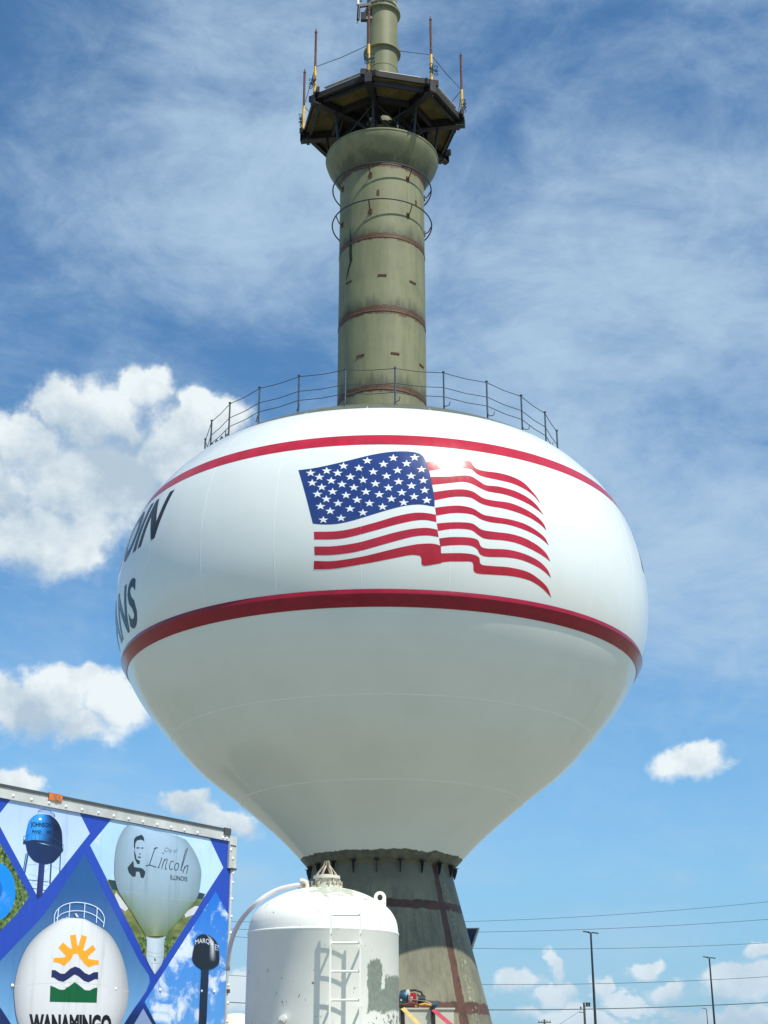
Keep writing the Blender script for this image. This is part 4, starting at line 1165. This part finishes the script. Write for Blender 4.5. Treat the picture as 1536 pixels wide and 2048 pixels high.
script([([(612, 355), (580, 365), (556, 420), (505, 575)], 11), ([(458, 590), (500, 578), (550, 588), (592, 606)], 10), ([(556, 365), (590, 352), (612, 355)], 5),
        ([(665, 480), (640, 560), (615, 612), (632, 606)], 9), ([(678, 418), (684, 432)], 12),
        ([(700, 500), (680, 560), (660, 625)], 8), ([(672, 570), (708, 505), (735, 500), (720, 560), (706, 632), (728, 620)], 8),
        ([(815, 535), (795, 522), (768, 560), (762, 610), (775, 632), (805, 622)], 8),
        ([(860, 550), (835, 570), (828, 620), (845, 645), (872, 618), (880, 565), (860, 550)], 8),
        ([(905, 640), (935, 560), (985, 400), (1002, 352), (975, 372), (940, 500), (912, 620), (908, 662), (930, 650)], 8),
        ([(960, 590), (945, 640), (935, 675)], 8), ([(942, 640), (975, 590), (1000, 580), (990, 640), (982, 685)], 8)])
vtext('printed_lettering', 'City of', (700, 348, 872, 420), lin(120, 138, 150), -.004, .3, Lf, 20)
vtext('printed_lettering', 'ILLINOIS', (775, 702, 990, 760), lin(60, 72, 80), .0, 0, Lf, 24)
# --- sun emblem tower (crop at 5.12 from 0,1780)
Wf = cw
def wc(u, v):
    e = abs(u - .5) * 2; c = mix(lin(226, 228, 228), lin(212, 212, 216), v); return mix(c, lin(128, 132, 140), max(0, e ** 5 * .8 + (.5 * max(0, v - .65) * e)))
vrows('printed_tank', [(290, 640, 880, 300, -8), (340, 540, 1010, 370, -12), (450, 390, 1120, 450), (600, 268, 1215, 600), (800, 185, 1285, 800), (1000, 146, 1316, 1030), (1150, 150, 1305, 1180), (1300, 170, 1262, 1310), (1420, 215, 1200, 1430), (1560, 330, 1080, 1560)], wc, tf=Wf, nv=34)
vline('printed_seam', [(150, 985), (400, 958), (760, 945), (1050, 975), (1316, 1040)], 5, lin(196, 198, 202), Wf)
vline('printed_seam', [(845, 305), (815, 700), (785, 1120), (775, 1372)], 3, lin(190, 192, 196), Wf)
RL = lin(205, 222, 240)
for pts_, wd in (([(555, 340), (565, 235), (640, 160), (760, 126), (900, 140), (1010, 190), (1068, 275), (1058, 380)], 9), ([(575, 290), (650, 235), (760, 212), (880, 222), (990, 270), (1058, 335)], 8),
                 ([(602, 185), (585, 330)], 10), ([(716, 135), (706, 290)], 9), ([(870, 135), (860, 290)], 9), ([(996, 185), (986, 335)], 9)):
    vline('printed_railing', [tuple(p) for p in (smoothc(pts_, 20) if len(pts_) > 2 else pts_)], wd, RL, Wf)
vinyl('printed_vent', [[(765, 238), (785, 240), (810, 282), (780, 275)]], lin(210, 205, 205), tf=Wf)
vinyl('printed_vent', [[(660, 298), (685, 272), (702, 292)]], lin(210, 205, 205), tf=Wf)
OR = lin(246, 166, 40)
vinyl('printed_sun', [[(552, 695), (665, 690), (672, 672), (598, 590), (645, 535), (718, 600), (738, 600), (716, 465), (776, 455), (792, 570), (805, 570), (835, 458), (892, 478), (852, 620), (872, 625), (950, 560), (982, 608), (905, 680), (900, 705), (1012, 722), (1012, 768), (980, 765), (908, 792), (870, 760), (840, 720), (815, 695), (800, 655), (775, 650), (750, 658), (735, 700), (718, 718), (660, 776), (600, 745), (545, 738)]], OR, tf=Wf)
vinyl('printed_wave', [[(530, 820), (565, 820), (620, 855), (660, 858), (720, 805), (770, 783), (815, 800), (870, 850), (915, 868), (960, 842), (1006, 840), (1004, 916), (975, 912), (905, 946), (860, 930), (800, 880), (762, 865), (700, 910), (650, 940), (600, 930), (550, 895), (526, 897)]], lin(34, 42, 92), tf=Wf)
vinyl('printed_hills', [[(516, 978), (560, 995), (610, 1020), (655, 1022), (710, 985), (765, 943), (810, 975), (870, 1025), (920, 1028), (960, 1005), (998, 998), (990, 1154), (780, 1150), (510, 1144)]], lin(8, 92, 52), tf=Wf)
vtext('printed_lettering', 'WANAMINGO', (300, 1268, 1142, 1480), lin(16, 20, 26), .055, 0, Wf, 8)
vinyl('printed_band', [[(0, 1108), (150, 1340), (175, 1420), (60, 1420), (0, 1260)]], NAVY, tf=Wf) if False else None
# --- dark tank tower, right
def mc(u, v):
    c = mix(lin(20, 24, 36), lin(12, 16, 26), v); g_ = max(0, 1 - abs(u - .74) * 9) * max(0, 1 - abs(v - .25) * 2.6); return mix(c, lin(225, 232, 245), g_)
vinyl('printed_riser', [[(1185, 1850), (1262, 1855), (1262, 2090), (1170, 2090)]], lin(14, 30, 60), tf=Lf)
vinyl('printed_riser', [[(1241, 1195), (1284, 1205), (1268, 1570), (1222, 1570)]], lin(14, 30, 60))
vrows('printed_tank', [(1465, 1170, 1260, 1470, -4), (1500, 1115, 1345, 1535, -8), (1580, 1088, 1388, 1620, -14), (1700, 1062, 1400, 1720), (1780, 1060, 1402, 1790), (1840, 1090, 1385, 1850), (1890, 1150, 1310, 1900), (1910, 1190, 1250, 1912)], mc, tf=Lf, nu=22, nv=28)
vtext('printed_lettering', 'MARQU', (1092, 1535, 1320, 1605), lin(232, 236, 244), -.004, 0, Lf, 14, -26)
vtext('printed_lettering', 'ET', (1348, 1590, 1395, 1660), lin(215, 222, 236), -.002, 0, Lf, 22)
# hidden running gear
for s in (1.2, 2.4):
    for o in (-.35, -2.2):
        c = np.array(TP(s, .52, o)); MB().tube([tuple(c + nT * .15), tuple(c - nT * .15)], .52, 28).build('wheel', M_TYRE, tr, True)
tbox(.4, TLEN - .3, .85, TBOT, -1.9, -.7).build('chassis', M_STEEL, tr)
for o in (-.6, -1.9): tbox(TLEN - 3, TLEN - 2.85, 0, .9, o - .08, o).build('landing_leg', M_STEEL, tr)

# ------------------------------------------------------------------ LIGHT POLES, UTILITY POLES, WIRES
def base_at(x, y, dist): p = W(x, y, dist); return p
def light_pole(x, y, dist, double, label, lean=0.0):
    p = W(x, y, dist); t_ = thing('street_light', (p[0], p[1], 0), label, 'street light', 'parking lot lights to the right of the tower'); H = p[2]
    MB().tube([(0, 0, 0), (0, 0, H)], [.11 if double else .08, .062 if double else .05], 12).build('pole', M_GALV, t_, True)
    MB().box((0, 0, .2), (.5, .5, .4)).build('base', M_CREAM, t_)
    sg = (-1, 1) if double else (-1,)
    for s in sg:
        rot = mathutils.Matrix.Rotation(R(7), 3, 'Y')
        c = rot @ mathutils.Vector((s * (.30 if double else .4), 0, 0)); MB().box((c.x, 0, H + .02 + c.z + .02), (.44, .30, .055), rot=rot).box((c.x * .35, 0, H + .015), (.24, .07, .05)).build('lamp_head', M_GALV, t_)
    return t_
light_pole(1181.5, 1866, 99, True, 'tall double headed parking light nearest to the tower pedestal')
light_pole(1418.5, 1916, 124, True, 'double headed parking light farther right, shorter in the picture')
light_pole(1413, 2018, 210, False, 'tiny single headed street light far off, left of the rightmost parking light')
p = W(1168, 2005, 190); up = thing('utility_pole', (p[0], p[1], 0), 'distant utility pole with small crossarm fittings left of the tallest parking light', 'utility pole')
MB().tube([(0, 0, 0), (0, 0, p[2])], [.19, .14], 10).build('pole', M_WOODP, up, True)
MB().bar((-.1, 0, p[2] - .45), (.75, 0, p[2] - .45), .10, .10).bar((-.7, 0, p[2] - 1.2), (.1, 0, p[2] - 1.2), .08, .08).build('crossarm', M_WOODP, up)
for x in (.35, .65): MB().tube([(x, 0, p[2] - .4), (x, 0, p[2] + .0)], [.12, .14], 8).build('insulator', M_STEEL, up)
MB().tube([(-.45, 0, p[2] - .75), (-.45, 0, p[2] - .5)], .09, 8).build('insulator', M_STEEL, up)
p = W(1089, 2043, 230); up2 = thing('utility_pole', (p[0], p[1], 0), 'crossarm top of a far utility pole low beside the pedestal', 'utility pole')
MB().tube([(0, 0, 0), (0, 0, p[2] + .3)], [.2, .15], 10).build('pole', M_WOODP, up2, True)
MB().bar((-1.0, 0, p[2] - .15), (1.0, 0, p[2] - .15), .12, .13).build('crossarm', M_WOODP, up2)
for x in (-.85, -.4, .4, .85): MB().tube([(x, 0, p[2] - .1), (x, 0, p[2] + .15)], .07, 8).build('insulator', M_STEEL, up2)

WD = 90.0
lines = [((467, 1843), (940, 1843), (1536, 1803.5), .012, 'topmost'), ((467, 1858), (960, 1864), (1536, 1838.7), .013, 'second from top'), ((467, 1873), (950, 1896.7), (1536, 1885.5), .013, 'third from top'),
         ((467, 1951), (966, 1969), (1536, 1953.4), .014, 'fourth from top'), ((467, 2005), (977, 2019.7), (1536, 2005), .024, 'lowest and thickest')]
ends = {0: [], 1: []}
for A_, B_, C_, r, nm in lines:
    P = [W(*q, WD) for q in (A_, B_, C_)]
    co_ = np.polyfit([q[0] for q in P], [q[2] for q in P], 2)
    xs = np.linspace(-24, 40, 60); pts = [(x, WD, float(np.polyval(co_, x))) for x in xs]
    mb = MB().tube([(x - xs[0], 0, z) for x, _, z in pts], r, 5)
    o = mb.build('power_line', M_WIRE, None, 'all', (xs[0], WD, 0))
    tagp(o, f'{nm} of the thin black wires crossing the sky behind the tower', 'power line', 'overhead wires behind the tower')
    ends[0].append(pts[0][2]); ends[1].append(pts[-1][2])
A_, B_ = W(1163, 2020, 188), W(1060, 2080, 120)
o = MB().tube([(0, 0, A_[2]), tuple((B_ - A_)[:2] / 2) + ((A_[2] + B_[2]) / 2 - .15,), tuple((B_ - A_)[:2]) + (B_[2],)], .02, 5).build('guy_wire', M_WIRE, None, False, (A_[0], A_[1], 0))
tagp(o, 'thin slanting wire dropping left from the distant utility pole', 'wire')
for side, x in ((0, -24), (1, 40)):
    t_ = thing('wire_pole', (x, WD, 0), 'wooden pole outside the picture carrying the wires at their ' + ('left' if side == 0 else 'right') + ' end', 'utility pole', 'poles carrying the overhead wires')
    H = max(ends[side]) + .6; MB().tube([(0, .12, 0), (0, .12, H)], [.18, .12], 10).build('pole', M_WOODP, t_, True)
    for z in ends[side]: MB().bar((-.4, .02, z - .08), (.4, .02, z - .08), .08, .08).build('crossarm', M_WOODP, t_)
